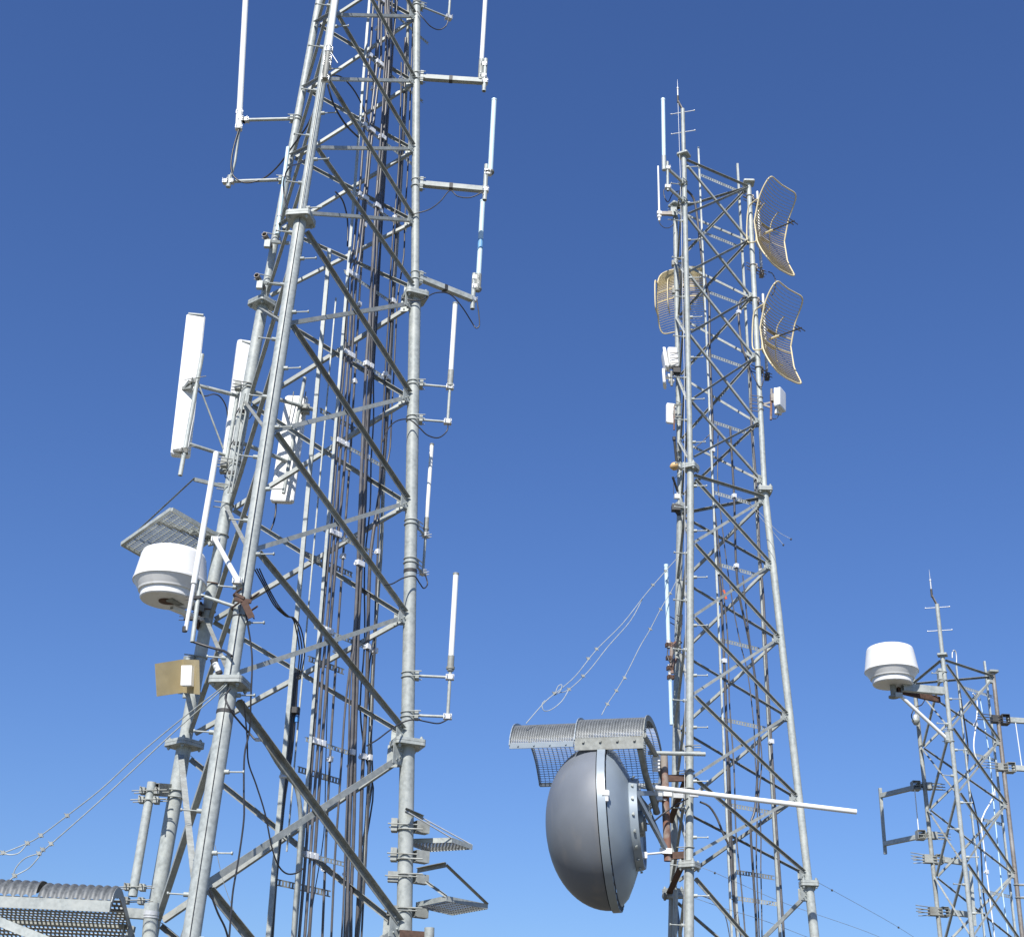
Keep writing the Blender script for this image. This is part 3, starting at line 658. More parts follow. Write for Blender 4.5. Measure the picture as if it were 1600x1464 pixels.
root = thing('panel_antenna', 'white panel antenna half hidden behind the rear left leg of the large tower', 'antenna', at(361, 740, Yq), 'white panel antennas on the large tower')
build(pbox(MB(), at(385, 537, Yq), at(360, 735, Yq), V((.125, .03, 0)), V((-.02, .06, 0))), 'panel', WHITE, root)
build(MB().beam(at(378, 533, Yq-.07), at(392, 537, Yq-.05), .03, .02), 'top_bracket', GALV, root)
build(MB().box(at(350, 734, Yq-.1), V((.05, 0, 0)), V((0, .04, 0)), V((0, 0, .05))), 'junction_box', GALVD, root)
zc = legrow(T1, 2, 610).z; a1 = atz(476, 636, zc); zd = legrow(T1, 2, 690).z; a2 = atz(456, 724, zd)
root = thing('panel_antenna', 'white panel antenna seen through the bracing just right of the front leg, patched with shadows', 'antenna', at(441, 790, a1.y+.2), 'white panel antennas on the large tower')
build(pbox(MB(), at(464, 623, a1.y+.22), at(441, 783, a1.y+.18), V((.155, .0, 0)), V((.0, .055, 0)), .3), 'panel', WHITE, root)
build(MB().pipe(at(476.5, 590, a1.y), at(443, 771, a1.y), .026, 14), 'mount_pipe', GALV, root)
for row, e in ((610, a1), (690, a2)):
    c = legrow(T1, 2, row); build(MB().tube([c, V((e.x, e.y, c.z))+(e-c).normalized()*.12], .027, 12), 'arm', GALV, root)
m_ = MB()
for c in (a1, a2): clampset(m_, c, d=V((1, 0, 0))); m_.box(c+V((0, .07, 0)), V((.06, 0, 0)), V((0, .05, 0)), V((0, 0, .06)))
for x in (459, 478): m_.tube([at(x, 612, a1.y+.05), at(x-7, 655, a1.y+.08)], .008, 6)
build(m_, 'tilt_bracket', GALVD, root)
build(MB().tube(smooth([at(431, 786, a1.y+.18), at(431, 797, a1.y+.18), at(428, 815, a1.y+.15), at(422, 830, a1.y+.1)], 4), .012, 8), 'feed_cable', RUBBER, root)

# ------------------------------------------------------------------ drum radomes
def drum(o, s, root, n=64, hs=1.):
    Z = V((0, 0, 1)); o = V(o)
    build(MB().lathe(o, Z, [(0, .001), (0, .29), (.012, .297), (.10, .315), (.10, .345), (.12, .352), (.205, .40)] if False else
                     [(0*s, .001), (0*s, .285*s), (.012*s, .296*s), (.085*s, .300*s), (.088*s, .325*s), (.105*s, .332*s), (.20*s, .392*s)], n), 'base_cone', WHITE, root)
    body = MB().lathe(o, Z, [(.20*s, .385*s), (.20*s, .402*s), (.222*s, .402*s), (.235*s, .396*s), (.57*s*hs, .352*s)], n)
    body.lathes(o, Z, [(.57*s*hs, .352*s), (.605*s*hs, .338*s), (.625*s*hs, .30*s), (.635*s*hs, .22*s), (.64*s*hs, .0)], n)
    b = build(body, 'drum_shell', WHITE, root)
    m_ = MB()
    for a in (1.38, 4.0, 5.3):
        d, sx, u = frame(Z); dr = sx*math.cos(a)+u*math.sin(a)
        m_.beam(o+Z*.24*s+dr*.3965*s, o+Z*.57*s*hs+dr*.3535*s, .006, .004)
    build(m_, 'seam', GALV, b)
    return o
Yd = 15.75
c0 = at(261, 939, Yd); s1 = 1.10
root = thing('drum_antenna', 'white drum-shaped radome under a grating at the left of the large tower', 'antenna', c0, 'white drum radomes')
drum(c0, s1, root, hs=.90)
build(MB().tube([c0-V((0, 0, .012)), c0+V((0, 0, .01))], .10, 24), 'base_plate', DRUST, root)
cl = legrow(T1, 2, 935)
build(MB().hollow(c0+V((.04, .1, -.045)), V((cl.x-.05, cl.y-.04, c0.z-.045)), .07, .05), 'arm', WHITE, root)
build(MB().beam(c0+V((.05, -.1, .0)), V((cl.x-.08, cl.y-.08, c0.z+.09)), .09, .07), 'arm', GALVD, root)
m_ = MB()
for row in (914, 955):
    c = legrow(T1, 2, row); m_.ubolt(c, V((0, 0, 1)), .08, V((-.1, -.02, 0)), .008)
m_.box(V((cl.x-.1, cl.y-.02, c0.z+.02)), V((.02, 0, 0)), V((0, .08, 0)), V((0, 0, .16)))
build(m_, 'leg_clamp', DRUST, root)
build(MB().tube(smooth([c0+V((.13, -.16, .07)), c0+V((.25, -.2, .14)), c0+V((.38, -.15, .2)), V((cl.x-.1, cl.y-.12, c0.z+.22))], 5), .018, 10), 'conduit', GALV, root)
build(MB().tube([c0+V((.06, -.22, .03)), c0+V((.16, -.2, .07))], .033, 12), 'connector', DRUST, root)
# grating over it
zg = at(232, 830, Yd).z+.02
q = [at(268, 796, 15.45), at(191, 850, 16.25), at(262, 890, 16.95), at(338, 836, 16.15)]
root = thing('ice_shield', 'square open grating hung above the white drum on the left of the large tower', 'ice shield', q[3], 'ice shields')
m_ = MB()
for i in range(4): m_.beam(q[i], q[(i+1) % 4], .045, .045)
build(m_, 'frame', GALV, root)
m_ = MB(); nb = 26
for i in range(1, nb):
    t = i/nb; m_.beam(q[0].lerp(q[1], t), q[3].lerp(q[2], t), .006, .022)
for i in range(1, 9):
    t = i/9; m_.beam(q[0].lerp(q[3], t), q[1].lerp(q[2], t), .006, .012)
build(m_, 'grating', GALV, root)
pk = at(303, 749, 16.0)
build(MB().ang(q[1].lerp(q[0], .17), pk, .035, .005, V((.5, 0, .86)), V((0, -1, 0))), 'strut', GALVD, root)
c = legrow(T1, 2, 762); build(MB().beam(pk, c+V((-.06, -.02, 0)), .03, .045), 'strut', GALV, root)
build(MB().beam(at(242, 812, 15.7), at(330, 842, 16.3), .05, .05), 'cross_channel', GALVD, root)
c = legrow(T1, 2, 838); build(MB().beam(at(298, 829, 16.0), c+V((-.05, -.03, 0)), .07, .07).beam(at(325, 850, 16.2), c+V((0, -.06, -.1)), .05, .05), 'arm', GALV, root)
m_ = MB()
for row in (762, 790, 838): m_.ubolt(legrow(T1, 2, row), V((0, 0, 1)), .08, V((-.08, -.02, 0)), .008)
build(m_, 'leg_clamp', GALVD, root)
# drum on the slim tower
c0 = at(1395, 1070, 23.2)
root = thing('drum_antenna', 'white drum-shaped radome on an arm at the top of the slim right tower', 'antenna', c0, 'white drum radomes')
drum(c0, 1.155, root, hs=.93)
build(MB().tube([c0, c0-V((0, 0, .22))], .052, 16).tube([c0-V((0, 0, .2)), c0-V((0, 0, .23))], .09, 20), 'stem', GALVD, root)
e = legrow(T3, 0, 1053)
build(MB().hollow(c0+V((.15, -.04, -.05)), V((e.x-.06, e.y-.02, c0.z-.02)), .10, .13), 'arm', GALV, root)
e = at(1430, 1063, 23.5)
build(MB().hollow(V((c0.x+.1, c0.y+.1, c0.z-.06)), V((leg(T3, 0, 9).x-.02, 23.75, c0.z-.06)), .06, .1), 'arm', DRUST, root)
e = legrow(T3, 0, 1155)
build(MB().tube([at(1407, 1087, 23.15), e+V((-.08, -.02, 0))], .032, 14), 'brace_pipe', WHIP, root)
build(MB().box(at(1404, 1086, 23.15), V((.06, 0, 0)), V((0, .04, 0)), V((0, 0, .04))), 'hinge', GALV, root)
m_ = MB()
for row in (1050, 1063, 1140, 1158): m_.ubolt(legrow(T3, 0, row), V((0, 0, 1)), .04, V((-.1, -.02, 0)), .007)
m_.box(legrow(T3, 0, 1056)+V((-.09, 0, 0)), V((.03, 0, 0)), V((0, .06, 0)), V((0, 0, .12))); m_.box(legrow(T3, 0, 1152)+V((-.08, 0, 0)), V((.03, 0, 0)), V((0, .06, 0)), V((0, 0, .09)))
build(m_, 'leg_clamp', GALV, root)
build(MB().tube(smooth([at(1447, 1078, 24.4), at(1446, 1090, 24.3), at(1440, 1101, 24.2), at(1430, 1105, 24.2), at(1424, 1118, 24.2), at(1428, 1127, 24.2)], 4), .01, 6), 'feed_cable', RUBBER, root)
lamp = at(1431, 1127, 24.6)
root = thing('obstruction_lamp', 'small grey lamp clamped below the drum on the slim right tower', 'lamp', lamp)
build(MB().lathes(lamp, V((0, 0, 1)), [(-.07, .0), (-.06, .04), (0, .07), (.03, .075), (.05, .05)], 20), 'housing', GALV, root)
build(MB().lathes(lamp, V((0, 0, 1)), [(.05, .045), (.10, .045), (.13, .02), (.135, 0)], 16), 'lens', ZINC, root)

# ------------------------------------------------------------------ tan corner reflector
Yt = 15.55
def quad(mb, P, t):
    n = (P[1]-P[0]).cross(P[3]-P[0]).normalized()*t
    vs = [p-n for p in P]+[p+n for p in P]
    return mb.add(vs, [(0, 1, 2, 3), (7, 6, 5, 4), (0, 4, 5, 1), (1, 5, 6, 2), (2, 6, 7, 3), (3, 7, 4, 0)])
root = thing('corner_reflector_antenna', 'tan folded sheet antenna with a small white box, at the left below the drum', 'antenna', at(285, 1085, Yt+.25))
build(quad(MB(), [at(242, 1037, Yt-.08), at(285, 1030, Yt+.2), at(286, 1082, Yt+.2), at(245, 1088, Yt-.08)], .003), 'reflector', TAN, root)
build(quad(MB(), [at(285.5, 1030, Yt+.2), at(311, 1031, Yt-.12), at(312, 1085, Yt-.12), at(286.5, 1082, Yt+.2)], .003), 'reflector', TAN, root)
c = at(293, 1056, Yt-.05)
build(MB().box(c, V((.062, -.01, 0)), V((.01, .03, 0)), V((-.012, 0, .118))), 'box', WHITE, root)
build(MB().tube([at(294, 1028, Yt+.22), at(289, 1090, Yt+.22)], .03, 12), 'mount_pipe', GALV, root)
m_ = MB()
for row in (1028, 1082):
    c = legrow(T1, 2, row); m_.beam(at(290, row, Yt+.22), c+V((-.08, -.03, 0)), .05, .04); m_.ubolt(c, V((0, 0, 1)), .08, V((-.1, -.02, 0)), .008)
build(m_, 'leg_clamp', GALV, root)

# ------------------------------------------------------------------ lower left mount pipe, canopy and guy wires
Ym = 16.1
p0, p1 = at(237.5, 1222, Ym), at(207, 1400, Ym)
root = thing('mount_pipe', 'thick grey stand-off pipe with heavy clamp clusters left of the large tower at the bottom', 'pipe', p1)
build(MB().pipe(p0, p1, .052, 20), 'pipe', GALV, root)
for (x, y) in ((235, 1236), (233, 1250), (211, 1386), (209, 1407)):
    m_ = MB(); c = at(x, y, Ym)
    for s in (-1, 1):
        m_.box(c+V((s*.085, 0, 0)), V((.03, 0, 0)), V((0, .06, 0)), V((0, 0, .035)))
        m_.tube([c+V((-.2, s*.06, -.015)), c+V((.2, s*.06, .012))], .007, 6); m_.tube([c+V((s*.09, -.14, .02)), c+V((s*.09, .12, .02))], .007, 6)
    build(m_, 'clamp', GALVD, root)
c = legrow(T1, 2, 1236); build(MB().hollow(p0+V((.05, 0, -.08)), c+V((-.08, -.03, 0)), .1, .14), 'arm', GALVD, root)
m_ = MB(); m_.ubolt(c, V((0, 0, 1)), .09, V((-.12, -.02, 0)), .009); m_.ubolt(c-V((0, 0, .08)), V((0, 0, 1)), .09, V((-.12, -.02, 0)), .009); build(m_, 'leg_clamp', GALV, root)
root = thing('mount_pipe', 'short collar pipe with square stub arm beside the corrugated shield', 'pipe', at(231, 1500, 15.6))
build(MB().pipe(at(237, 1411, 15.6), at(231, 1500, 15.6), .078, 24), 'pipe', GALV, root)
build(MB().band(at(236, 1427, 15.6), V((0, 0, 1)), .086, .045).band(at(235.7, 1433, 15.6), V((0, 0, 1)), .086, .02), 'collar', ZINC, root)
build(MB().hollow(at(184, 1425, 15.55), at(226, 1428, 15.6), .1, .1), 'arm', GALV, root)
c = legrow(T1, 2, 1440); build(MB().beam(at(238, 1432, 15.62), c+V((-.05, -.04, 0)), .09, .1), 'arm', GALVD, root)

def vault(root, ref, ax, dp, L, prof, step_arc, step_len, bw, matl=CANOPY, name='curved_grating', zig=True, th=.004):
    """curved open sheet: ref corner, ax length direction, dp depth direction, prof list of (depth, height)"""
    P = [V((a, b, 0)) for a, b in prof]; P = smooth(P, 4)
    ln = [0]
    for i in range(1, len(P)): ln.append(ln[-1]+(P[i]-P[i-1]).length)
    def pt(u, s):
        s = max(0, min(s, ln[-1]))
        for i in range(1, len(ln)):
            if ln[i] >= s: break
        t = (s-ln[i-1])/max(1e-6, ln[i]-ln[i-1]); q_ = P[i-1].lerp(P[i], t)
        return ref+ax*u+dp*q_.x+V((0, 0, q_.y))
    m_ = MB(); nA = max(2, int(ln[-1]/step_arc)); nL = max(2, int(L/step_len))
    for j in range(nL+1):            # ribs along the arc
        u = L*j/nL; pts = []
        for i in range(nA+1):
            uu = u+(step_len*.5*(i % 2) if zig and 0 < j < nL else 0)
            pts.append(pt(min(uu, L), ln[-1]*i/nA))
        for i in range(nA):
            if i > nA*.5 and j % 2: continue
            a_, b_ = pts[i], pts[i+1]; d_ = (b_-a_); m_.box((a_+b_)/2, d_*.5, ax*bw*.5, d_.cross(ax).normalized()*(th if i < nA*.5 else .003))
    for i in range(nA+1):            # strands along the length
        if i > nA*.5 and i % 2: continue
        a_, b_ = pt(0, ln[-1]*i/nA), pt(L, ln[-1]*i/nA); s_ = ln[-1]*i/nA
        t_ = (pt(0, min(ln[-1], s_+.02))-pt(0, max(0, s_-.02))).normalized()
        m_.box((a_+b_)/2, (b_-a_)*.5, t_*bw*.5, t_.cross(ax).normalized()*(th if i < nA*.5 else .003))
    return build(m_, name, matl, root), pt, ln[-1]
def rib(root, pt, u, total, w_, ax, matl, name='end_rib', off=0):
    m_ = MB(); n = 24; P = [pt(u, total*i/n) for i in range(n+1)]
    for i in range(n):
        d_ = P[i+1]-P[i]; nn = d_.cross(ax).normalized(); m_.box((P[i]+P[i+1])/2+nn*off, d_*.51, ax*.006, nn*w_/2)
    build(m_, name, matl, root)
# canopy over the grey dish
axd = V((-math.cos(.28), math.sin(.28), 0)); dpd = V((math.sin(.28), math.cos(.28), 0))
ref = at(1006, 1153, 17.95)
pr = [(0, 0), (.03, .13), (.16, .30), (.42, .39), (.75, .40), (1.1, .33), (1.4, .18), (1.62, -.02), (1.72, -.2)]
root = thing('ice_shield', 'curved expanded-metal canopy over the big grey dish, hung on wire ropes', 'ice shield', ref, 'ice shields')
g1, pt1, tot = vault(root, ref, axd, dpd, .93, pr, .019, .036, .006, th=.009)
pr2 = [(a, b-.02) for a, b in pr]
ref2 = ref+axd*.95
g2, pt2, tot2 = vault(root, ref2, axd, dpd, .88, [(a, b-.045+.0) for a, b in pr[:-1]]+[(1.70, -.16)], .019, .032, .006, th=.009)
for u, pf in ((0, pt1), (.93, pt1), (.88, pt2)): rib(root, pf, u, tot if pf is pt1 else tot2, .075, axd, GREYR if u else GALVD)
m_ = MB().box(ref+axd*.465+V((0, 0, -.01))-dpd*.012, axd*.47, dpd*.008, V((0, 0, .035))).box(ref+axd*.465-dpd*.02+V((0, 0, -.085)), axd*.465, dpd*.006, V((0, 0, .055)))
for i in range(4): m_.tube([ref+axd*(.12+.23*i)-dpd*.02+V((0, 0, -.03)), ref+axd*(.12+.23*i)-dpd*.05+V((0, 0, -.03))], .018, 8)
build(m_, 'front_rail', GALVD, root)
m_ = MB().box(ref2+axd*.44+V((0, 0, -.05))-dpd*.012, axd*.44, dpd*.008, V((0, 0, .035)))
for i in range(4): m_.tube([ref2+axd*(.1+.22*i)-dpd*.02+V((0, 0, -.05)), ref2+axd*(.1+.22*i)-dpd*.035+V((0, 0, -.05))], .012, 8)
build(m_, 'front_rail', GREYR, root)
m_ = MB(); m_.beam(pt1(0, tot), pt1(.93, tot), .05, .05); m_.beam(pt2(0, tot2), pt2(.88, tot2), .05, .05); build(m_, 'rear_rail', GREYR, root)
build(MB().tube([pt1(.0, tot*.02), pt1(0, tot*.55)+V((0, 0, -.35)), pt1(0, tot)+V((0, 0, -.06))], .036, 12), 'support_tube', GALVD, root)
build(MB().tube([ref+axd*.05+V((0, .02, -.12)), ref+V((.06, .45, -.34)), ref+V((.28, 1.0, -.75))], .045, 12), 'support_tube', GALVD, root)
build(MB().beam(pt1(.05, tot*.25), pt1(.05, tot*.25)+V((.0, .1, -.62)), .05, .05).beam(pt1(.05, tot*.95), ref+V((.25, 1.0, -.75)), .05, .05), 'post', GREYR, root)
e0 = leg(T2, 0, 6.9)
build(MB().tube([at(1013, 1176, 18.75), at(1102, 1178, 18.78)], .03, 12), 'cross_pipe', GALV, root)
m_ = MB()
for row in (1166, 1176): m_.ubolt(legrow(T2, 0, row), V((0, 0, 1)), .056, V((.09, -.02, 0)), .007)
build(m_, 'leg_clamp', GALVD, root)

# grey dish
dc = at(954, 1290, 18.78); ax = axd
ax = V((-math.cos(.19), math.sin(.19), -.068)).normalized()
root = thing('microwave_dish', 'big round grey microwave dish with domed cover left of the middle tower', 'dish', dc)
Rd = 1.09
rad = [(.06, Rd-.005)]
for i in range(1, 17):
    a = i/16*math.pi/2; rad.append((.06+.80*math.sin(a)**1.0, (Rd-.005)*math.cos(a)**.92 if i < 16 else 0))
build(MB().lathes(dc, ax, rad, 96), 'dome_cover', GREY, root)
rim = build(MB().lathe(dc, ax, [(-.06, Rd-.09), (-.06, Rd+.025), (.045, Rd+.025), (.045, Rd-.02)], 96), 'rim', GREYR, root)
d_, sx, u_ = frame(ax)
for i in range(44):
    a = 2*math.pi*(i+.5)/44; rdir = sx*math.cos(a)+u_*math.sin(a); tn = d_.cross(rdir)
    build(MB().box(dc-d_*.064+rdir*(Rd-.035), tn*.024, rdir*.045, d_*.003), 'slot', DARK, rim)
build(MB().lathes(dc, ax, [(-.07, Rd-.05), (-.16, Rd-.14), (-.24, Rd-.30), (-.30, Rd-.44), (-.32, Rd-.52)], 80), 'reflector_back', GREYR, root)
hub = build(MB().lathe(dc, ax, [(-.30, .60), (-.32, .61), (-.42, .59), (-.42, .55), (-.39, .52), (-.39, .001)], 64), 'hub_ring', GREYR, root)
for i in range(18):
    a = 2*math.pi*i/18; rdir = sx*math.cos(a)+u_*math.sin(a)
    build(MB().tube([dc-d_*.36+rdir*.605, dc-d_*.36+rdir*.635], .014, 6).box(dc-d_*.37+rdir*.62, d_*.010, rdir*.010, d_.cross(rdir)*.02), 'bolt', GALV, hub)
build(MB().lathe(dc, ax, [(-.39, .17), (-.45, .17), (-.45, .1), (-.48, .1), (-.48, .001)], 32), 'feed_boss', GALVD, hub)
tabc = at(946, 1243, 17.72)
m_ = MB().box(tabc, V((.035, 0, 0)), V((0, .03, 0)), V((0, 0, .07))); m_.box(tabc+V((0, -.035, .03)), V((.045, 0, 0)), V((0, .006, 0)), V((0, 0, .03)))
build(m_, 'rim_latch', WHITE, rim)
# dish mount: frame, rusty pipe, brackets
pp0, pp1 = at(1037.5, 1181, 18.98), at(1043.5, 1345, 18.98)
build(MB().pipe(pp0, pp1, .052, 24), 'mount_pipe', RUST, root)
h0 = dc-d_*.42
m_ = MB()
top = at(1037, 1240, 18.98); bot = at(1042, 1333, 18.98)
for s in (-.45, .45):
    m_.beam(h0+dpd*s+V((0, 0, .3)), top+V((0, s*.1, 0)), .045, .06); m_.beam(h0+dpd*s+V((0, 0, .3)), bot+V((-.02, s*.1, .05)), .045, .06)
m_.beam(h0+dpd*.45+V((0, 0, .3)), h0-dpd*.45+V((0, 0, .3)), .05, .06)
build(m_, 'mount_frame', GREYR, root)
m_ = MB()
for c in (top, top+V((0, 0, .07)), top-V((0, 0, .09)), bot): m_.band(c, V((0, 0, 1)), .062, .025); 
m_.hollow(top+V((-.12, -.06, 0)), top+V((.10, -.06, 0)), .09, .1); m_.beam(bot+V((-.1, -.05, .02)), bot+V((.06, -.05, .02)), .06, .07)
m_.tube([at(1002, 1335, 18.7), bot+V((-.05, -.05, 0))], .014, 8); m_.box(at(1005, 1336, 18.7), V((.05, 0, 0)), V((0, .04, 0)), V((0, 0, .04)))
m_.box(at(1025, 1193, 18.85), V((.05, 0, 0)), V((0, .04, 0)), V((0, 0, .1)))
for q_ in (0, .05, .1): m_.tube([at(1022, 1188, 18.8)-V((0, 0, q_)), at(1031, 1188, 18.8)-V((0, 0, q_))], .012, 6)
build(m_, 'pole_clamp', WHITE, root)
for row0, row1, zt in ((1218, 1205, 0), (1338, 1330, 0)):
    l0 = legrow(T2, 0, row0); l2 = legrow(T2, 2, row0+18); pm = V((pp0.x, pp0.y, l0.z))
    m_ = MB().beam(pm+V((.04, 0, 0)), l0+V((-.06, .0, .02)), .05, .09); m_.beam(l0+V((-.05, .02, .05)), V((l2.x-.05, l2.y-.05, l0.z-.12)), .012, .16); m_.beam(l0+V((-.06, .02, -.03)), V((l2.x-.1, l2.y-.1, l0.z-.2)), .09, .012)
    build(m_, 'leg_bracket', DRUST, root)
m_ = MB()
for row in (1205, 1232, 1324, 1345): m_.ubolt(legrow(T2, 0, row), V((0, 0, 1)), .058, V((-.08, .04, 0)), .007)
build(m_, 'leg_clamp', GALVD, root)
s0, s1_ = at(995, 1227, 18.62), at(1338, 1268, 18.72)
build(MB().pipe(s0, s1_, .034, 18), 'side_strut', WHIP, root)
build(MB().box(s0+V((0, .02, -.03)), V((.05, 0, 0)), V((0, .03, 0)), V((0, 0, .04))).box(at(1030, 1245, 18.8), V((.04, 0, 0)), V((0, .05, 0)), V((0, 0, .05))).box(at(1060, 1243, 18.8), V((.07, 0, 0)), V((0, .02, 0)), V((0, 0, .03))).box(at(1084, 1240, 18.8), V((.06, 0, 0)), V((0, .02, 0)), V((0, 0, .04))), 'strut_clamp', ZINC, root)
build(MB().tube(smooth([dc-d_*.48, dc-d_*.55+V((0, 0, 0)), at(1035, 1272, 18.8), at(1055, 1258, 18.8), at(1075, 1247, 18.85)], 5), .011, 8), 'feed_cable', RUBBER, root)
build(MB().tube([dc-d_*.2-dpd*.9+V((0, 0, -.05)), dc-d_*.26-dpd*.9+V((0, 0, -.05))], .012, 6), 'nub', ZINC, root)

# wire ropes with clips
def rope(pts, r, label, clips=(), group='wire ropes', loop=None, matl=None):
    P = [at(*p) for p in pts]
    root = single(MB().tube(smooth(P, 4), r*.72, 7), 'wire_rope', matl or GALV, label, 'wire rope', group)
    for (x, y, yy) in clips:
        c = at(x, y, yy); m_ = MB().box(c, V((.016, 0, .008)), V((0, .015, 0)), V((-.008, 0, .015))); m_.tube([c+V((-.03, -.01, .02)), c+V((.03, -.01, -.02))], .006, 5)
        build(m_, 'clip', GALVD, root)
    if loop: build(MB().tube(smooth([at(*p) for p in loop], 5), r*.72, 7), 'loop', matl or GALV, root)
    return root
yl = 18.3
rope([(1064, 865, 20.6), (1058, 872, 20.5), (1040, 892, 20.2), (1020, 915, 20), (1005, 933, 19.8), (972, 975, 19.4), (932, 1015, 19), (900, 1055, 18.7), (874, 1078, 18.5), (852, 1096, 18.45), (822, 1130, 18.4)], .008, 'upper left wire rope from the middle tower to the far end of the dish canopy',
     [(1040, 892, 20.2), (1020, 914, 20), (932, 1014, 19), (919, 1029, 18.9), (866, 1083, 18.5)], loop=[(868, 1082, 18.5), (872, 1072, 18.5), (878, 1070, 18.5), (875, 1080, 18.5), (866, 1086, 18.5)])
rope([(1004, 935, 19.8), (985, 970, 19.5), (950, 1010, 19.1), (920, 1048, 18.8), (889, 1077, 18.6), (872, 1082, 18.5)], .008, 'forked branch of the wire rope reaching the far end of the dish canopy',
     [(911, 1056, 18.7), (889, 1077, 18.6)], loop=[(889, 1077, 18.6), (878, 1095, 18.5), (862, 1108, 18.45), (850, 1110, 18.4), (847, 1100, 18.4), (852, 1094, 18.4)])
rope([(1058, 905, 20.5), (1048, 925, 20.3), (1032, 952, 20.1), (1016, 983, 19.8), (1000, 1010, 19.5), (981, 1048, 19.2), (963, 1079, 18.9), (949, 1100, 18.7), (940, 1117, 18.6)], .008, 'right wire rope from the middle tower to the centre of the dish canopy',
     [(1047, 927, 20.3), (1032, 952, 20.1), (1016, 983, 19.8), (976, 1059, 19.1), (963, 1079, 18.9), (949, 1100, 18.7)])
m_ = MB().tube([at(818, 1129, 18.35), at(824, 1126, 18.4)], .02, 8)

# canopy at the lower left
axc = V((1, .02, 0)).normalized(); dpc = V((-.02, 1, 0)).normalized()
yc = 14.6
ref = at(-60, 1401, yc); Lc = (at(166, 1404, yc)-at(50, 1401, yc)).length
prc = [(0, 0), (.03, .07), (.09, .13), (.2, .17), (.36, .175), (.52, .12)]
root = thing('ice_shield', 'corrugated vaulted metal shield cut by the left edge at the bottom', 'ice shield', ref, 'ice shields')
def corr(root, ref, L, up):
    m_ = MB(); P = smooth([V((a, b, 0)) for a, b in prc], 3); n = int(L/.0142); nv = len(P); vs = []
    for j in range(n+1):
        u = L*j/n; h_ = .04*abs(math.sin(math.pi*u/.085))
        for q_ in P: vs.append(ref+axc*u+dpc*q_.x+V((0, 0, q_.y+h_+up)))
    m_.add(vs, [(j*nv+i, j*nv+i+1, (j+1)*nv+i+1, (j+1)*nv+i) for j in range(n) for i in range(nv-1)], True)
    return build(m_, 'corrugated_sheet', SHEET, root)
La = (at(54, 1400, yc)-at(-60, 1400, yc)).length
corr(root, ref, La, .016); corr(root, ref+axc*(La+.02), Lc, 0)
tot_l = La+Lc+.02
def perf(root, ref, L, H, rows, vdir, name, matl):
    # strip with rows of holes: bars and webs
    m_ = MB(); nn = vdir.cross(axc).normalized()
    for r_ in range(rows+1): m_.box(ref+axc*L/2+vdir*(H*r_/rows), axc*L/2, vdir*(H/rows*.27), nn*.002)
    x = 0; i = 0
    while x < L:
        for r_ in range(rows): m_.box(ref+axc*min(L, x+(.018 if r_ % 2 else 0))+vdir*(H*(r_+.5)/rows), axc*.010, vdir*(H/rows*.25), nn*.002)
        x += .046
    return build(m_, name, matl, root)
build(MB().box(ref+axc*tot_l/2+V((0, -.01, -.03)), axc*tot_l/2, dpc*.004, V((0, 0, .055))), 'front_rail', GALV, root)
v1 = (dpc*.38+V((0, 0, -.075))).normalized(); v2 = (dpc*.38+V((0, 0, -.12))).normalized()
perf(root, ref+dpc*.54+V((0, 0, .10)), tot_l, .13, 2, (dpc*.2+V((0, 0, -.12))).normalized(), 'perforated_sheet', CANOPY)
perf(root, ref+dpc*.62+V((0, 0, .01)), tot_l, .40, 5, v1, 'perforated_sheet', CANOPY)
build(MB().box(ref+axc*tot_l/2+dpc*1.03+V((0, 0, -.085)), axc*tot_l/2, dpc*.03, V((0, 0, .02))), 'middle_rail', GALVD, root)
perf(root, ref+dpc*1.07+V((0, 0, -.10)), tot_l, .34, 4, v2, 'perforated_sheet', CANOPY)
end = ref+axc*tot_l; m_ = MB()
PP = smooth([V((a, b, 0)) for a, b in prc], 3)
for i in range(len(PP)-1):
    a_ = end+dpc*PP[i].x+V((0, 0, PP[i].y)); b_ = end+dpc*PP[i+1].x+V((0, 0, PP[i+1].y)); m_.box((a_+b_)/2+V((0, 0, -.03)), (b_-a_)*.52, axc*.005, V((0, 0, .05)))
m_.beam(end+dpc*.5+V((0, 0, .10)), end+dpc*.95+V((0, 0, -.08)), .01, .08); m_.beam(end+dpc*.95+V((0, 0, -.08)), end+dpc*1.42+V((0, 0, -.24)), .01, .08)
build(m_, 'end_plate', CANOPY, root)
m_ = MB()
for dq in (.45, .53): m_.beam(end+axc*.02+dpc*(dq+.5)+V((0, 0, -.08)), end+axc*.02+dpc*(dq+.5)+V((-.08, 0, -1.4)), .008, .07)
m_.beam(end+axc*-.05+dpc*.95+V((0, 0, -.08)), end+axc*-.05+dpc*.95+V((-.08, 0, -1.4)), .07, .008)
build(m_, 'post', GALV, root)
build(MB().beam(at(-40, 1424, yc+.0), at(130, 1492, yc+.0), .085, .085), 'diagonal_tube', GALV, root)
rope([(354, 1062, 13.7), (345, 1075, 13.7), (290, 1118, 13.9), (215, 1180, 14.2), (160, 1231, 14.4), (105, 1274, 14.6), (64, 1305, 14.7), (43, 1317, 14.8), (2, 1334, 14.8), (-30, 1350, 14.8)], .0085, 'upper wire rope from the front leg flange down to the left edge of the picture',
     [(105, 1274, 14.6), (64, 1305, 14.7), (43, 1317, 14.8), (5, 1332, 14.8)], loop=[(43, 1317, 14.8), (30, 1332, 14.8), (15, 1335, 14.8), (5, 1332, 14.8)])
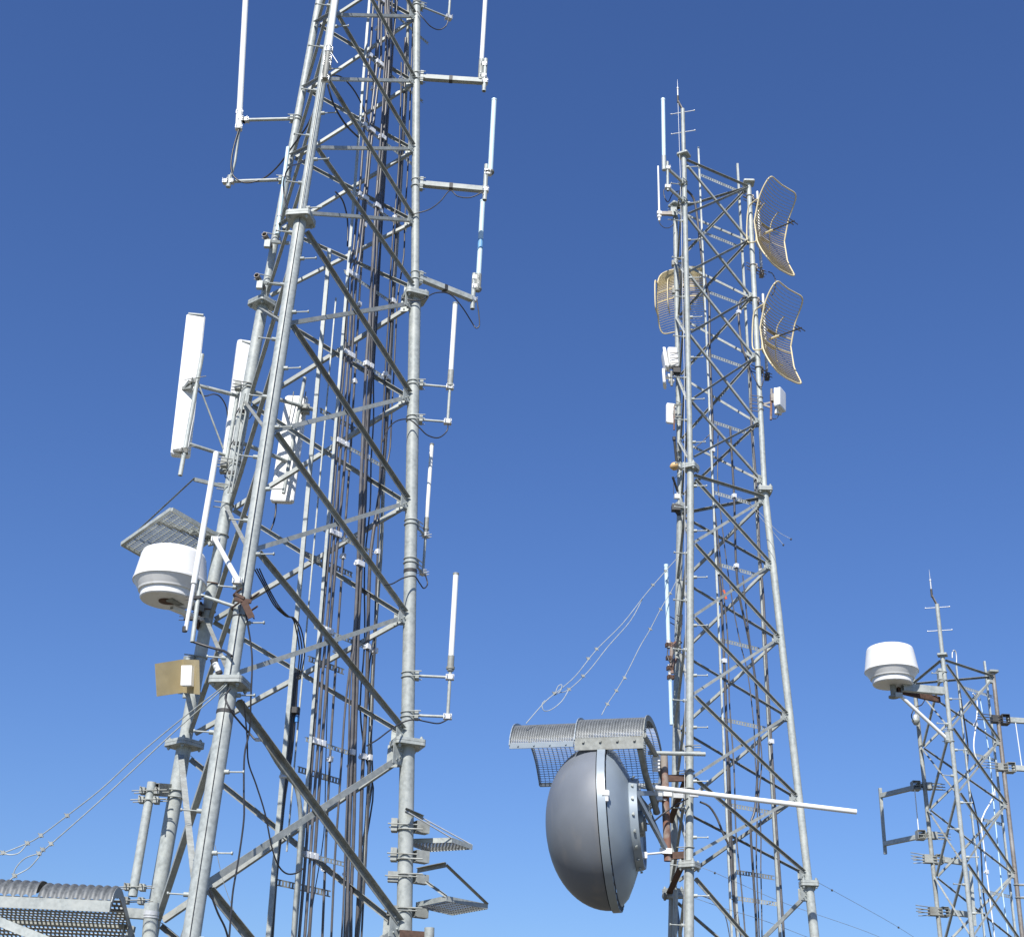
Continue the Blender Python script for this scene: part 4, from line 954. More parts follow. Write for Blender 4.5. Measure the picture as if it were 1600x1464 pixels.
rope([(354, 1066, 13.7), (346, 1078, 13.7), (270, 1145, 14), (165, 1243, 14.4), (80, 1318, 14.7), (67, 1329, 14.75), (58, 1342, 14.75), (45, 1356, 14.8), (25, 1367, 14.8), (16, 1374, 14.8)], .0085, 'lower wire rope from the front leg flange to the corrugated shield at the lower left',
     [(80, 1318, 14.7), (67, 1327, 14.75), (61, 1333, 14.75), (23, 1368, 14.8)], loop=[(62, 1333, 14.75), (40, 1340, 14.8), (25, 1355, 14.8), (20, 1370, 14.8)])

# ------------------------------------------------------------------ ice shields on the right leg of the large tower
def shield(label, corners, row, hang, rowz, legrows):
    z = legrow(T1, 1, rowz).z; Q = [atz(x, y, z) for x, y in corners]
    root = thing('ice_shield', label, 'ice shield', Q[0], 'ice shields')
    m_ = MB()
    for i in range(4): m_.beam(Q[i], Q[(i+1) % 4], .006, .055)
    build(m_, 'frame', GALV, root)
    m_ = MB()
    for i in range(1, 14):
        t = i/14; a_, b_ = Q[0].lerp(Q[1], t), Q[3].lerp(Q[2], t); m_.beam(a_-V((0, 0, .02)), b_-V((0, 0, .02)), .022, .004)
    for i in range(1, 7):
        t = i/7; a_, b_ = Q[0].lerp(Q[3], t), Q[1].lerp(Q[2], t); m_.beam(a_-V((0, 0, .022)), b_-V((0, 0, .022)), .016, .004)
    build(m_, 'grating', CANOPY, root)
    return root, Q
c = legrow(T1, 1, 1290)
root, Q = shield('upper of two small ice shields on the right leg of the large tower', [(632, 1314), (706, 1312), (738, 1323), (668, 1327)], 0, 0, 1306, 0)
ta, tb_ = at(633, 1266, 15.72), at(661, 1278, 16.1)
build(MB().ang(ta, tb_, .05, .005, V((0, 0, 1)), V((.3, -.95, 0))), 'top_rail', GALVD, root)
build(MB().tube([ta, Q[1]+V((0, 0, .02))], .008, 6), 'hanger_rod', ZINC, root); build(MB().tube([tb_, Q[2]+V((0, 0, .02))], .008, 6), 'hanger_rod', ZINC, root)
m_ = MB()
for row in (1290, 1336):
    c = legrow(T1, 1, row); 
    m_.hollow(c+V((.10, .02, 0)), c+V((.24, .1, 0)), .12, .13, .006); m_.box(c+V((-.13, 0, 0)), V((.035, 0, 0)), V((0, .07, 0)), V((0, 0, .07)))
    m_.tube([c+V((-.2, -.10, .0)), c+V((.14, -.10, .0))], .008, 6); m_.tube([c+V((-.2, .10, .0)), c+V((.26, .12, .0))], .008, 6)
    m_.ubolt(c-V((0, 0, .05)), V((0, 0, 1)), .09, V((.1, 0, 0)), .01)
build(m_, 'leg_bracket', GALVD, root)
root, Q = shield('lower, diamond-looking one of two small ice shields on the large tower right leg', [(650, 1413), (697, 1403), (762, 1416), (707, 1426)], 0, 0, 1408, 0)
ta, tb_ = at(652, 1360, 15.75), at(697, 1351, 15.4)
build(MB().ang(ta, tb_, .05, .005, V((0, 0, 1)), V((-.3, -.95, 0))), 'top_rail', GALVD, root)
build(MB().ang(tb_, Q[2]+V((0, 0, .02)), .03, .004, V((.6, 0, .8)), V((0, -1, 0))), 'hanger_bar', GALVD, root); build(MB().ang(at(665, 1377, 15.9), Q[1]+V((0, 0, .02)), .03, .004, V((.6, 0, .8)), V((0, -1, 0))), 'hanger_bar', GALVD, root)
m_ = MB()
for row in (1371, 1424):
    c = legrow(T1, 1, row)
    m_.hollow(c+V((.10, .02, 0)), c+V((.24, .1, 0)), .1, .1, .006); m_.box(c+V((-.13, -.02, 0)), V((.06, 0, 0)), V((0, .05, 0)), V((0, 0, .055)))
    m_.tube([c+V((-.22, -.10, .0)), c+V((.14, -.10, .0))], .008, 6); m_.tube([c+V((-.2, .10, -.02)), c+V((.26, .12, -.02))], .008, 6)
    m_.ubolt(c+V((0, 0, .03)), V((0, 0, 1)), .09, V((.1, 0, 0)), .01)
build(m_, 'leg_bracket', GALVD, root)
root = thing('mount_pipe', 'pipe stub at the bottom edge beside the large tower right leg', 'pipe', at(669, 1520, 15.9))
build(MB().pipe(at(671, 1449, 15.9), at(669, 1520, 15.9), .055, 20), 'pipe', GALV, root)
c = legrow(T1, 1, 1461); build(MB().hollow(c+V((-.05, -.1, 0)), c+V((.3, -.02, 0)), .08, .08), 'arm', DRUST, root)

# ------------------------------------------------------------------ rusty bracket, white strut, small clamps on the large tower
c = at(375, 945, 13.72)
root = thing('rusty_bracket', 'rusty brown clamp bracket round the front leg behind the white strut', 'bracket', c)
m_ = MB(); lg = legrow(T1, 0, 945)
for dz in (-.05, .1): m_.ubolt(lg+V((0, 0, dz)), V((0, 0, 1)), .088, V((.05, -.08, 0)), .011)
m_.beam(at(366, 936, 13.7), at(393, 940, 13.72), .03, .04); m_.beam(at(381, 940, 13.68), at(393, 965, 13.7), .012, .07); m_.beam(at(368, 928, 13.7), at(382, 935, 13.7), .03, .03); m_.beam(at(384, 948, 13.72), at(397, 966, 13.72), .05, .012)
build(m_, 'clamp_plates', DRUST, root)
build(MB().band(lg-V((0, 0, .14)), V((0, 0, 1)), .093, .012), 'strap', DARK, root)
root = thing('strut', 'bright white tube strut slanting from the rear left leg to the front leg', 'strut', at(371, 906, 13.75))
build(MB().tube([at(336.5, 843, 15.9), at(371, 906, 13.78)], .03, 14), 'tube', WHIP, root)
m_ = MB(); clampset(m_, at(371, 908, 13.76), d=V((1, 0, 0))); clampset(m_, at(337, 843, 15.9), d=V((1, 0, 0))); build(m_, 'clamp', ZINC, root)
for (x, y, lb) in ((417, 372, 'small open pipe stub clamped to the rear left leg just below the front leg flange'), (405, 436, 'small open pipe stub clamped to the rear left leg above its own flange')):
    p = at(x, y, 15.9); c = legrow(T1, 2, y)
    root = thing('pipe_stub', lb, 'pipe', p, 'pipe stubs on the rear left leg')
    build(MB().pipe(p+V((-.03, -.06, .02)), p+V((.03, .2, -.01)), .038, 14), 'pipe', BRONZE, root)
    m_ = MB().ubolt(V((c.x, c.y, c.z)), V((0, 0, 1)), .07, V((-.1, -.03, 0)), .007); m_.beam(p+V((0, 0, -.06)), c+V((.2, .0, -.08)), .04, .04); m_.box(p+V((.02, 0, -.1)), V((.04, 0, 0)), V((0, .03, 0)), V((0, 0, .06)))
    build(m_, 'clamp', GALV, root)
c = legrow(T1, 2, 700)
root = thing('conduit', 'bundle of pale conduits strapped up the rear left leg beside the half-hidden panel', 'conduit', c)
m_ = MB()
for i in range(2):
    pts = [at(388-i*6+(y-620)*-.17+random.uniform(-1.5, 1.5), y, 16.0+.03*i) for y in (615, 650, 690, 730, 770)]; m_.tube(smooth(pts, 3), .013, 8)
build(m_, 'tubes', GALV, root)
m_ = MB()
for row in (650, 700, 745): cc = legrow(T1, 2, row); m_.ubolt(cc, V((0, 0, 1)), .09, V((.04, -.1, 0)), .007); m_.box(cc+V((.02, -.13, 0)), V((.05, 0, 0)), V((0, .02, 0)), V((0, 0, .02)))
build(m_, 'strap', DARK, root)
root = thing('light_fixture', 'short white tube lamp held in dark clamps just above the front leg flange', 'lamp', at(340, 1048, 14.3))
build(MB().tube([at(335, 1034, 14.3), at(342, 1051, 14.3)], .033, 14), 'tube', WHIP, root)
build(MB().tube([at(333.6, 1030, 14.3), at(335.3, 1035, 14.3)], .04, 12), 'end_cap', DARK, root); build(MB().tube([at(341.5, 1049, 14.3), at(343, 1053, 14.3)], .037, 12), 'end_cap', DARK, root)
for k, row, h_ in ((0, 1113, .035), (1, 893, .04), (1, 455, 0)):
    if h_:
        cc = legrow(T1, k, row); build(MB().band(cc, leg(T1, k, cc.z+1)-cc, lrad(T1, cc.z)+.006, h_), 'tape_band', DARK, T1.legs[k])

# ------------------------------------------------------------------ antennas on the middle tower
pl = legrow(T2, 0, 287); P = atz(1040, 262, pl.z)
root = thing('whip_antenna', 'pale blue whip antenna beside the top of the middle tower', 'antenna', P, 'whip antennas on standoff arms')
X, Y = P.x, P.y
build(MB().tube([V((X-.03, Y-.03, zrow(X, Y, 247))), V((X-.03, Y-.03, zrow(X, Y, 158)))], .034, 18), 'whip', PALE, root)
build(MB().tube([V((X-.03, Y-.03, zrow(X, Y, 160))), V((X-.03, Y-.03, zrow(X, Y, 157)))], .038, 18), 'tip_cap', PALE, root)
build(MB().tube([V((X-.03, Y-.03, zrow(X, Y, 268))), V((X-.03, Y-.03, zrow(X, Y, 246)))], .037, 16), 'ferrule', GALV, root)
build(MB().pipe(V((X+.035, Y+.02, zrow(X, Y, 297))), V((X+.035, Y+.02, zrow(X, Y, 252))), .024, 14), 'mount_pipe', GALV, root)
for row, ey in ((287, 261), (316, 290)):
    c = legrow(T2, 0, row); e = V((X+.035, Y+.02, zrow(X, Y, ey))); e.z = c.z
    d = (e-c).normalized(); a = legclamp(T2, 0, row, .044, d, root, h=.05); build(MB().beam(a, e, .04, .04), 'arm', GALV, root)
    build(clampset(MB(), e, d=V((1, 0, 0))), 'clamp', ZINC, root)
build(MB().tube(smooth([at(1037, 297, 19), at(1037.5, 305, 19), at(1041, 314, 19), at(1045, 315, 19.1), at(1051, 303, 19.2), at(1060, 299, 19.3)], 4), .009, 6), 'feed_cable', RUBBER, root)
yb = 20.55
root = thing('whip_antenna', 'thin white stick antenna left of the middle tower top on a brown arm', 'antenna', at(1030, 345, yb), 'whip antennas on standoff arms')
build(MB().tube([at(1030, 331, yb), at(1028.3, 260, yb)], .019, 14, .016), 'whip', WHIP, root)
build(MB().tube([at(1030.2, 345, yb), at(1030, 328, yb)], .022, 12).box(at(1030, 333, yb), V((.04, 0, 0)), V((0, .03, 0)), V((0, 0, .025))).box(at(1030, 339, yb), V((.035, 0, 0)), V((0, .03, 0)), V((0, 0, .015))), 'ferrule', WHITE, root)
build(MB().hollow(at(1031, 334, yb), at(1050, 334, yb), .05, .07), 'arm', BRONZE, root)
m_ = MB(); c = legrow(T2, 2, 334)
for row in (325, 333, 341): cc = legrow(T2, 2, row); m_.ubolt(cc, V((0, 0, 1)), .046, V((-.08, 0, 0)), .007)
m_.box(c+V((-.03, -.06, 0)), V((.06, 0, 0)), V((0, .02, 0)), V((0, 0, .09)))
build(m_, 'leg_clamp', GALV, root)
build(MB().tube(smooth([at(1030, 346, yb), at(1032, 351, yb), at(1038, 356, yb), at(1046, 356, yb), at(1053, 350, yb)], 4), .007, 6), 'feed_cable', RUBBER, root)

def grid(label, C0, yaw, tilt, W, H, s, feed=True, mount=None, hoopside=-1, wm=None, gap=.048, dep=.019):
    n = V((math.cos(yaw)*math.cos(tilt), math.sin(yaw)*math.cos(tilt), math.sin(tilt))); wv = V((-math.sin(yaw), math.cos(yaw), 0)); u = wv.cross(n)
    if u.z < 0: u = -u
    k = (W/H)**2
    S = lambda a, b: C0+wv*a*W/2+u*b*H/2+n*s*(b*b+k*a*a)
    root = thing('grid_antenna', label, 'antenna', C0, 'cream wire grid dishes')
    # rounded rectangle rim
    def sq(t):
        a = t*2*math.pi; ca, sa = math.cos(a), math.sin(a); e = .26
        return (math.copysign(abs(ca)**e, ca), math.copysign(abs(sa)**e, sa))
    pts = [S(*sq(i/96)) for i in range(96)]; pts.append(pts[0])
    build(MB().tube(pts, .014, 8, caps=False), 'rim', CREAM, root)
    m_ = MB(); nb = int(H/gap)
    for i in range(1, nb):
        b = -1+2*i/nb
        lim = .985 if abs(b) < .9 else .93
        nl = (n-u*(4*s*b/H)).normalized()
        for j in range(6):
            a_, b_ = S(-lim+2*lim*j/6, b), S(-lim+2*lim*(j+1)/6, b); m_.beam(a_, b_, .006, dep, nl)
    build(m_, 'wires', wm or CREAM2, root)
    back = build(MB().tube([S(-1+2*j/8, .16) for j in range(9)], .010, 6).tube([S(-1+2*j/8, -.16) for j in range(9)], .010, 6), 'crossbar', CREAM, root)
    for a in (-.45, .45):
        # hoops behind and before the wires
        pts = [S(a, .55), S(a, .5)-n*.05, S(a, .3)-n*.10, S(a, -.3)-n*.10, S(a, -.5)-n*.05, S(a, -.55)]
        build(MB().tube(smooth(pts, 4), .011, 6), 'hoop', CREAM, root)
    pts = [S(hoopside*.99, .5), S(hoopside*.99, .48)-n*.10, S(hoopside*.99, .35)-n*.19, S(hoopside*.99, -.35)-n*.19, S(hoopside*.99, -.48)-n*.12, S(hoopside*.99, -.5)]
    build(MB().tube(smooth(pts, 5), .013, 8), 'side_hoop', CREAM, root)
    for b in (.16, -.16):
        build(MB().beam(S(-.25, b)-n*.03, S(.25, b)-n*.03, .03, .05), 'hub_plate', CREAM2, root)
    if feed:
        f0 = S(0, 0); L = .62
        build(MB().tube([f0-n*.05, f0+n*.16], .022, 10), 'feed_base', CREAM, root)
        fd = build(MB().tube([f0+n*.1, f0+n*L], .013, 8).beam(f0+n*L*.86+wv*.09, f0+n*L*.86-wv*.09, .01, .02).beam(f0+n*L*.96+wv*.13, f0+n*L*.96-wv*.13, .01, .014).beam(f0+n*L*.9+u*.04, f0+n*L*.9-u*.04, .014, .01), 'feed_arm', DARK, root)
    return root, S, n, wv, u
C1 = V((4.32, 20.1, 16.36)); 
r1, S1, n1, w1_, u1 = grid('upper cream wire grid antenna on the right side of the middle tower', C1, -.844, -.09, .85, 1.73, .325)
cg = V(tuple(at(1207, 485+38, 20.1)))
# second grid: same shape, lower down
d2 = at(1212, 508, 20.15)-at(1201, 345, 20.1)
r2, S2, n2, w2_, u2 = grid('lower cream wire grid antenna on the right side of the middle tower', C1+at(1184.5, 508, 20.13)-at(1176, 345, 20.1), -.844, -.09, .84, 1.70, .32)
for (rt, S_, rows) in ((r1, S1, (300, 415)), (r2, S2, (460, 575))):
    q0 = S_(0, .62)-n1*.14; q1 = S_(0, -.62)-n1*.14; P = (S_(0, 0)-n1*.14)
    pa = V((P.x, P.y, zrow(P.x, P.y, rows[0]))); pb2 = V((P.x, P.y, zrow(P.x, P.y, rows[1]+4)))
    build(MB().pipe(pb2, pa, .026, 14), 'mount_pipe', ZINC, rt)
    for row in (rows[0]+7, rows[1]):
        c = legrow(T2, 1, row); e = V((P.x, P.y, c.z)); 
        m_ = MB()
        for dz in (-.03, .03): m_.tube([c+V((-.12, -.04, dz)), e+V((.08, -.03, dz))], .007, 6); m_.tube([c+V((-.1, .06, dz)), e+V((.06, .05, dz))], .007, 6)
        m_.ubolt(c, V((0, 0, 1)), .046, (e-c)*.4, .007); m_.box(c.lerp(e, .32), V((.02, 0, 0)), V((0, .07, 0)), V((0, 0, .05))); m_.box(e, V((.035, 0, 0)), V((0, .06, 0)), V((0, 0, .05)))
        build(m_, 'leg_clamp', DARK if row > 500 else BRONZE, rt)
free([(1200, 425, 20.2), (1207, 428, 20.2), (1212, 440, 20.2), (1210, 455, 20.1), (1206, 462, 20.1)], .009, 'black cable curving from the upper grid antenna to the lower one')
free([(1170, 570, 20), (1176, 585, 20), (1185, 602, 19.9), (1190, 604, 19.9), (1193, 590, 19.9), (1192, 575, 20)], .009, 'black cable loop under the lower grid antenna')
r3, S3, n3, w3_, u3 = grid('cream wire grid antenna on the left side, seen through the legs of the middle tower', V((2.90, 21.15, 15.75)), 1.22, .0, .86, 1.36, .24, feed=False, hoopside=1, wm=CREAM, gap=.04, dep=.024)
P = S3(0, 0)-n3*.12
c = legrow(T2, 2, 430)
build(MB().pipe(V((P.x, P.y, P.z-.55)), V((P.x, P.y, P.z+.5)), .024, 14), 'mount_pipe', GALV, r3)
m_ = MB()
for dz in (-.3, .3): m_.beam(V((c.x, c.y, P.z+dz)), V((P.x, P.y, P.z+dz)), .04, .04); m_.ubolt(V((c.x, c.y, P.z+dz)), V((0, 0, 1)), .046, V((0, .1, 0)), .007); m_.box(V((c.x-.05, c.y, P.z+dz)), V((.03, 0, 0)), V((0, .04, 0)), V((0, 0, .05)))
build(m_, 'leg_clamp', GALVD, r3)
# white radios on the left leg
yr = 20.55
root = thing('radio_antenna', 'upper white radio of the stacked pair, boxy, left of the middle tower', 'antenna', at(1050, 575, yr), 'white radio units on the middle tower')
build(pbox(MB(), at(1050, 547, yr), at(1053, 573, yr), V((.085, 0, 0)), V((0, .07, 0)), .3), 'housing', WHITE, root)
build(pbox(MB(), at(1038.5, 548, yr), at(1043.5, 576, yr-.02), V((.03, 0, .0)), V((.02, .10, 0)), .4), 'back_plate', WHITE, root)
build(pbox(MB(), at(1036, 556, yr-.05), at(1039.5, 577, yr-.05), V((.022, 0, .0)), V((0, .13, 0)), .6), 'radome', WHITE, root)
m_ = MB().beam(at(1052, 575, yr), at(1062, 583, yr), .05, .05)
for yy in (552, 560, 568): m_.tube([at(1046, yy, yr-.1), at(1060, yy-1, yr-.08)], .006, 5)
m_.ubolt(legrow(T2, 2, 580), V((0, 0, 1)), .046, V((-.08, -.02, 0)), .007); m_.box(at(1057, 580, yr), V((.06, 0, 0)), V((0, .05, 0)), V((0, 0, .045)))
build(m_, 'bracket', DARK, root)
root = thing('radio_antenna', 'lower white radio of the stacked pair left of the middle tower', 'antenna', at(1050, 603, yr), 'white radio units on the middle tower')
build(pbox(MB(), at(1037, 582, yr-.05), at(1038.5, 602, yr-.05), V((.03, 0, .0)), V((.02, .12, 0)), .5), 'radome', WHITE, root)
build(MB().tube([at(1041, 588, yr), at(1050, 590, yr)], .05, 14).tube([at(1046, 594, yr), at(1052, 598, yr)], .045, 12), 'housing', WHITE, root)
build(MB().tube([at(1049, 580, yr-.06), at(1049.5, 603, yr-.06)], .022, 12), 'mount_pipe', GALVD, root)
build(MB().beam(at(1049, 585, yr), at(1062, 583, yr), .04, .04).tube([at(1044, 590, yr-.08), at(1054, 591, yr-.08)], .006, 5), 'bracket', DARK, root)
root = thing('flat_panel_antenna', 'flat white rectangular antenna with rusty pipe, left on the middle tower', 'antenna', at(1053, 672, yr), 'white radio units on the middle tower')
build(pbox(MB(), at(1048.5, 633, yr+.03), at(1048.5, 660, yr+.03), V((.083, .015, 0)), V((-.006, .03, 0)), .3), 'panel', WHITE, root)
build(MB().tube([at(1053.5, 635, yr-.06), at(1053.2, 672, yr-.06)], .014, 10), 'mount_pipe', RUST, root)
m_ = MB().beam(at(1054, 633, yr-.04), at(1064, 632, yr), .03, .03).beam(at(1054, 651, yr-.04), at(1064, 651, yr), .03, .03); m_.ubolt(legrow(T2, 2, 632), V((0, 0, 1)), .046, V((-.05, -.04, 0)), .006); m_.box(at(1054, 645, yr-.05), V((.03, 0, 0)), V((0, .02, 0)), V((0, 0, .03)))
build(m_, 'bracket', GALVD, root)
# box radio on the right
ybx = 19.95; X0 = at(1206, 635, ybx)
root = thing('radio_antenna', 'white box radio under the grid antennas right of the middle tower', 'antenna', at(1205, 658, ybx), 'white radio units on the middle tower')
fa, fb = at(1220, 612, ybx-.05), at(1220, 638, ybx-.05)
build(pbox(MB(), fa, fb, V((.035, -.03, 0)), V((.075, .12, 0)), .25), 'housing', WHITE, root)
build(pbox(MB(), at(1213.5, 611, ybx), at(1213.5, 636, ybx), V((.035, 0, 0)), V((.03, .08, 0)), .2), 'back_case', WHITE, root)
build(MB().tube([at(1214, 640, ybx), at(1214, 647, ybx)], .04, 12).tube([at(1218, 640, ybx+.05), at(1219, 648, ybx+.05)], .03, 10), 'connector', WHITE, root)
build(MB().pipe(at(1205.5, 608, ybx), at(1204.5, 656, ybx), .02, 12), 'mount_pipe', RUST, root)
c = legrow(T2, 1, 641)
m_ = MB().beam(at(1191, 632, 19.95), at(1204, 629, ybx), .02, .03).beam(at(1191, 632, 19.95), at(1204, 637, ybx), .02, .03).box(at(1207, 622, ybx), V((.035, 0, 0)), V((0, .04, 0)), V((0, 0, .07)))
for row in (622, 630, 641): m_.ubolt(legrow(T2, 1, row), V((0, 0, 1)), .046, V((-.12, -.02, 0)), .006)
build(m_, 'bracket', BRONZE, root)
build(MB().tube(smooth([at(1206, 653, ybx), at(1210, 655, ybx), at(1215, 652, ybx), at(1217, 646, ybx)], 4), .006, 6), 'feed_cable', RUBBER, root)
# dark sticks and lamp on the rear left leg
root = thing('rod_antenna', 'upper short black rod antenna slanting beside the rear left leg of the middle tower', 'antenna', at(1060, 728, 20.6), 'black rod antennas')
build(MB().tube([at(1053.5, 685, 20.5), at(1057.5, 726, 20.6)], .022, 10).tube([at(1053.2, 683, 20.5), at(1053.5, 688, 20.5)], .03, 10), 'rod', DARK, root)
build(MB().beam(at(1057, 715, 20.6), at(1063, 715, 20.65), .03, .03).box(at(1062, 700, 20.6), V((.03, 0, 0)), V((0, .03, 0)), V((0, 0, .07))), 'bracket', GALVD, root)
root = thing('rod_antenna', 'lower short black rod antenna slanting beside the rear left leg of the middle tower', 'antenna', at(1060, 770, 20.6), 'black rod antennas')
build(MB().tube([at(1051, 745, 20.45), at(1059, 768, 20.6)], .02, 10), 'rod', DARK, root)
build(MB().tube([at(1052.5, 753, 20.5), at(1052.5, 772, 20.5)], .005, 5).tube([at(1054, 747, 20.5), at(1066, 737, 20.7)], .005, 5), 'wire', DARK, root)
lp = at(1054, 729, 20.5)
root = thing('obstruction_lamp', 'small orange-tan hooded lamp left of the middle tower at its mid flange', 'lamp', lp)
build(MB().lathes(lp, V((-.5, -.3, .8)), [(-.07, .0), (-.05, .05), (.0, .075), (.04, .075), (.07, .03), (.075, 0)], 20), 'hood', mat('orange_lamp_hood', (.62, .42, .2), .5), root)
build(MB().beam(lp+V((.05, 0, 0)), lp+V((.13, .1, 0)), .03, .03), 'bracket', GALVD, root)
root = single(MB().box(at(1057.5, 776, 20.6), V((.045, 0, 0)), V((0, .03, 0)), V((0, 0, .035))).beam(at(1058, 770, 20.6), at(1062, 768, 20.7), .02, .03), 'junction_box', WHITE, 'tiny white junction box left of the middle tower below the lamp', 'box')
m_ = MB().box(at(1056, 794, 20.6), V((.07, 0, 0)), V((0, .06, 0)), V((0, 0, .05))).box(at(1063, 792, 20.7), V((.03, 0, 0)), V((0, .08, 0)), V((0, 0, .03))); m_.beam(at(1056, 797, 20.6), at(1063, 806, 20.7), .05, .05)
single(m_, 'clamp_block', DARK, 'dark clamp block on the rear left leg flange of the middle tower', 'clamp')
# the two stacked pale whips
yt = 20.35
root = thing('whip_antenna', 'upper of two stacked pale blue whips, standing above rusty clamps', 'antenna', at(1046, 1006, yt), 'stacked pale whips')
build(MB().tube([at(1044.5, 1002, yt), at(1040.8, 884, yt)], .031, 18), 'whip', PALE, root)
build(MB().tube([at(1040.9, 886, yt), at(1040.8, 882, yt)], .035, 18), 'tip_cap', PALE, root)
build(MB().tube([at(1044.8, 1012, yt), at(1044.5, 1000, yt)], .036, 14), 'ferrule', ZINC, root)
root = thing('whip_antenna', 'lower of two stacked pale blue whips, hanging below rusty clamps', 'antenna', at(1049, 1134, yt), 'stacked pale whips')
build(MB().tube([at(1049.3, 1132, yt), at(1047, 1060, yt)], .028, 18), 'whip', PALE, root)
build(MB().tube([at(1047, 1064, yt), at(1045.5, 1038, yt)], .024, 14), 'ferrule', ZINC, root)
root = thing('rusty_bracket', 'rusty orange clamp cluster between the two stacked pale whips', 'bracket', at(1048, 1040, yt))
m_ = MB()
for (x, y) in ((1045, 1008), (1046, 1028), (1047, 1044), (1048, 1058)): clampset(m_, at(x, y, yt), d=V((1, .2, 0)).normalized())
build(m_, 'clamp', DRUST, root)
build(MB().tube([at(1049, 1004, yt), at(1050, 1052, yt)], .03, 12).beam(at(1048, 1012, yt), at(1056, 1004, 20.6), .04, .05).beam(at(1049, 1042, yt), at(1056, 1030, 20.6), .04, .05), 'mount_pipe', RUST, root)
build(MB().tube(smooth([at(1044, 1012, yt), at(1043, 1024, yt-.05), at(1048, 1035, yt-.08), at(1053, 1018, yt), at(1058, 1000, 20.5), at(1064, 985, 20.6), at(1066, 960, 20.6)], 5), .01, 6), 'feed_cable', RUBBER, root)
m_ = MB()
for row in (966, 975, 1004, 1014): m_.ubolt(legrow(T2, 2, row), V((0, 0, 1)), .058, V((-.05, -.06, 0)), .007)
build(m_, 'leg_clamp', DRUST, root)
# further pipe bits at the foot of the middle tower
m_ = MB().pipe(at(1056, 1390, 20.2), at(1053.5, 1500, 20.2), .034, 14)
single(m_, 'mount_pipe', GALV, 'short vertical pipe rising from the bottom edge just left of the middle tower front leg', 'pipe')
root = thing('stub_pipe_clamp', 'dark clamp with stub pipe near the foot of the middle tower', 'clamp', at(1048, 1399, 20.9))
build(MB().tube([at(1038, 1400, 20.7), at(1066, 1399, 21)], .045, 12).tube([at(1037, 1400, 20.7), at(1040, 1400, 20.7)], .06, 12), 'stub', GALVD, root)
# thin wires strung beyond
GW = 'thin wires strung across the gap between the towers'
def wire(pts, label, clips=()):
    root = single(MB().tube(smooth([at(*p) for p in pts], 6), .0032, 5), 'thin_wire', GALVD, label, 'wire', GW)
    for (x, y, yy) in clips: build(MB().tube([at(x-1.2, y, yy), at(x+1.2, y+1, yy)], .016, 6), 'insulator', DARK, root)
wire([(1276, 1377, 20), (1340, 1412, 22), (1400, 1446, 24), (1450, 1478, 26)], 'thin wire sagging right from the right leg flange of the middle tower', [(1300, 1390, 20.8), (1404, 1448, 24.2)])
wire([(1092, 1353, 19), (1117, 1363, 19.1), (1160, 1382, 19.6), (1230, 1412, 20.4), (1340, 1450, 22), (1400, 1474, 24)], 'thin wire crossing low behind the braces of the middle tower', [(1117, 1363, 19.1)])
wire([(1084, 1402, 19), (1130, 1418, 19.3), (1200, 1440, 20), (1290, 1475, 21)], 'lowest thin wire slanting across the foot of the middle tower')
wire([(1153, 776, 19.8), (1170, 785, 19.8), (1192, 806, 19.7), (1215, 830, 19.6), (1236, 842, 19.5)], 'stray thin wire end poking out right of the middle tower at its mid flange', [(1236, 842, 19.5)])
wire([(1172, 790, 19.8), (1200, 822, 19.6), (1224, 851, 19.5)], 'second stray thin wire end right of the middle tower at its mid flange', [(1224, 851, 19.5)])
wire([(336, 1320, 15), (350, 1380, 15), (372, 1440, 15), (385, 1480, 15)], 'thin wire hanging beside the front leg of the large tower near the bottom')

# ------------------------------------------------------------------ slim tower fittings
c = legrow(T3, 2, 1228)
zt = c.z; e1 = atz(1376, 1243, zt); zt2 = legrow(T3, 2, 1305).z; e2_ = atz(1383, 1321, zt2)
root = thing('mounting_frame', 'empty C-shaped mounting frame of square tube on the left of the slim right tower', 'frame', e2_)
X, Y = e1.x, e1.y
build(MB().hollow(V((X, Y, zrow(X, Y, 1334))), V((X, Y, zrow(X, Y, 1231))), .055, .055), 'upright', GALV, root)
for cc, rowp in ((c, 1228), (legrow(T3, 2, 1305), 1305)):
    build(MB().hollow(V((X, Y, cc.z)), cc+V((-.06, -.02, 0)), .075, .075), 'arm', GALV, root)
    m_ = MB().hollow(cc+V((-.16, -.08, 0)), cc+V((-.16, .1, 0)), .14, .16, .008)
    for dz in (-.05, 0, .05): m_.tube([cc+V((-.2, -.06, dz)), cc+V((.34, .06, dz+.02))], .008, 6); m_.tube([cc+V((-.2, .06, dz)), cc+V((.34, -.1, dz-.03))], .008, 6)
    m_.box(cc+V((.07, 0, 0)), V((.05, 0, 0)), V((0, .07, 0)), V((0, 0, .06)))
    build(m_, 'leg_bracket', GALVD, root)
wr = MB().tube([V((c.x-.2, c.y-.05, c.z-.08)), V((c.x-.2, c.y-.05, zt2+.06))], .01, 6); build(wr, 'hanging_cord', WHIP, root)
root = thing('standoff_mount', 'upper clamped square arm reaching inward on the slim right tower', 'arm', legrow(T3, 2, 1342), 'inward arms on the slim tower')
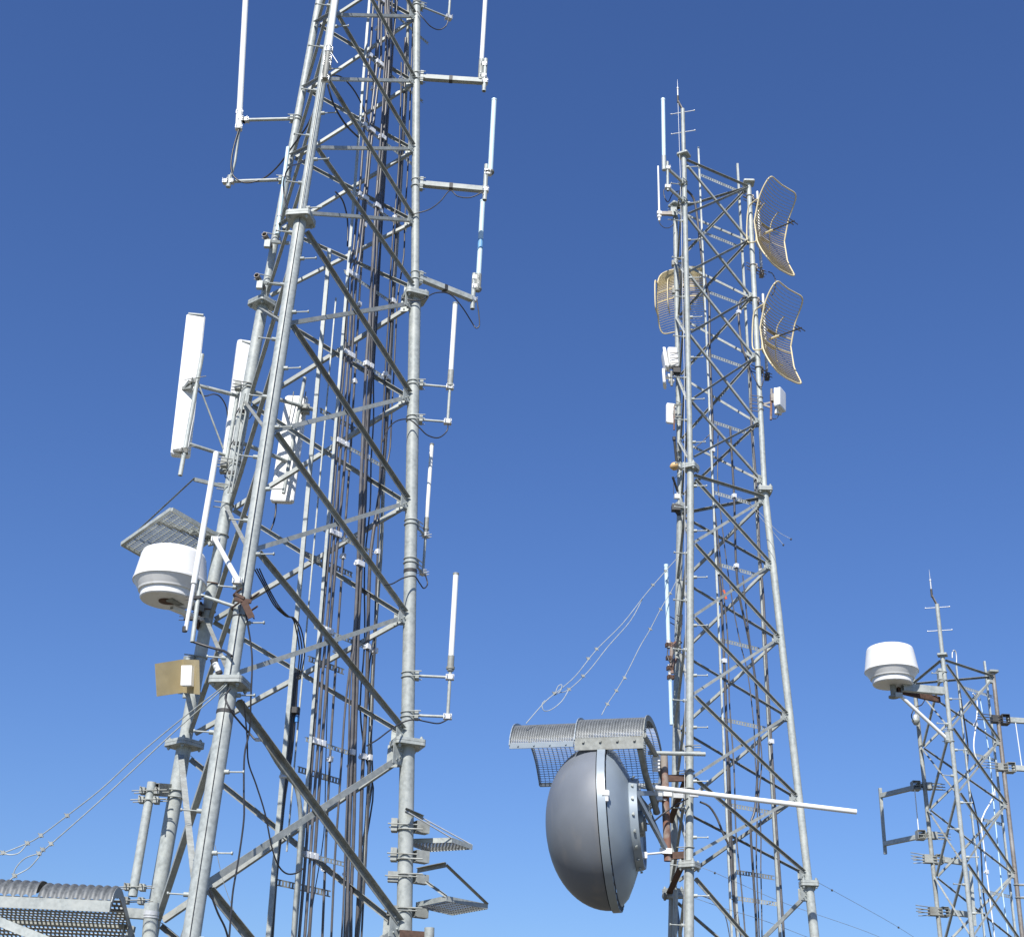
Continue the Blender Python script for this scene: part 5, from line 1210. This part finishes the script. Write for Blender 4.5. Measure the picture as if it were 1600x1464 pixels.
def inarm(root, row):
    cc = legrow(T3, 2, row); m_ = MB().hollow(cc+V((.12, -.08, 0)), cc+V((.12, .1, 0)), .12, .16, .008)
    for dz in (-.05, 0, .05): m_.tube([cc+V((-.4, -.1, dz+.03)), cc+V((.2, .06, dz))], .008, 6); m_.tube([cc+V((-.34, .0, dz-.03)), cc+V((.2, -.06, dz))], .008, 6)
    m_.box(cc+V((-.08, 0, 0)), V((.07, 0, 0)), V((0, .07, 0)), V((0, 0, .07)))
    build(m_, 'leg_bracket', GALVD, root); build(MB().hollow(cc+V((.18, 0, 0)), cc+V((.62, .18, 0)), .08, .09), 'arm', GALV, root)
inarm(root, 1342)
root = thing('standoff_mount', 'lower clamped square arm reaching inward on the slim right tower', 'arm', legrow(T3, 2, 1424), 'inward arms on the slim tower')
inarm(root, 1424)
root = thing('mount_pipe', 'vertical perforated pole between the inward arms and the front leg of the slim right tower', 'pipe', at(1523, 1446, 23.9))
build(MB().hollow(at(1516, 1360, 23.9), at(1523, 1446, 23.9), .05, .05), 'pipe', GALV, root)
cA = legrow(T3, 1, 1124); cB = legrow(T3, 1, 1199)
root = thing('mounting_frame', 'frame of two square arms running off the right edge from the brown leg', 'frame', cB)
for cc in (cA, cB):
    build(MB().hollow(cc+V((.16, 0, 0)), cc+V((.95, .05, 0)), .08, .09), 'arm', GALV, root)
    m_ = MB().hollow(cc+V((.12, -.09, 0)), cc+V((.12, .1, 0)), .14, .17, .008)
    for dz in (-.05, 0, .05): m_.tube([cc+V((-.4, -.08, dz+.02)), cc+V((.18, -.05, dz))], .008, 6)
    m_.box(cc+V((-.07, 0, 0)), V((.05, 0, 0)), V((0, .07, 0)), V((0, 0, .06)))
    build(m_, 'leg_bracket', DARK if cc is cA else GALVD, root)
build(MB().tube([cA+V((.3, -.02, -.05)), V((cA.x+.32, cA.y, cB.z+.05))], .01, 6), 'hanging_cord', WHIP, root)
root = thing('standoff_mount', 'pair of short round arms banded to the brown leg at the lower right edge', 'arm', legrow(T3, 1, 1400))
for row in (1382, 1402):
    cc = legrow(T3, 1, row); build(MB().tube([cc+V((.04, 0, 0)), cc+V((.5, .02, .03))], .02, 10), 'arm', ZINC, root)
    build(MB().ubolt(cc, V((0, 0, 1)), .04, V((.06, 0, 0)), .008), 'band', GALVD, root)
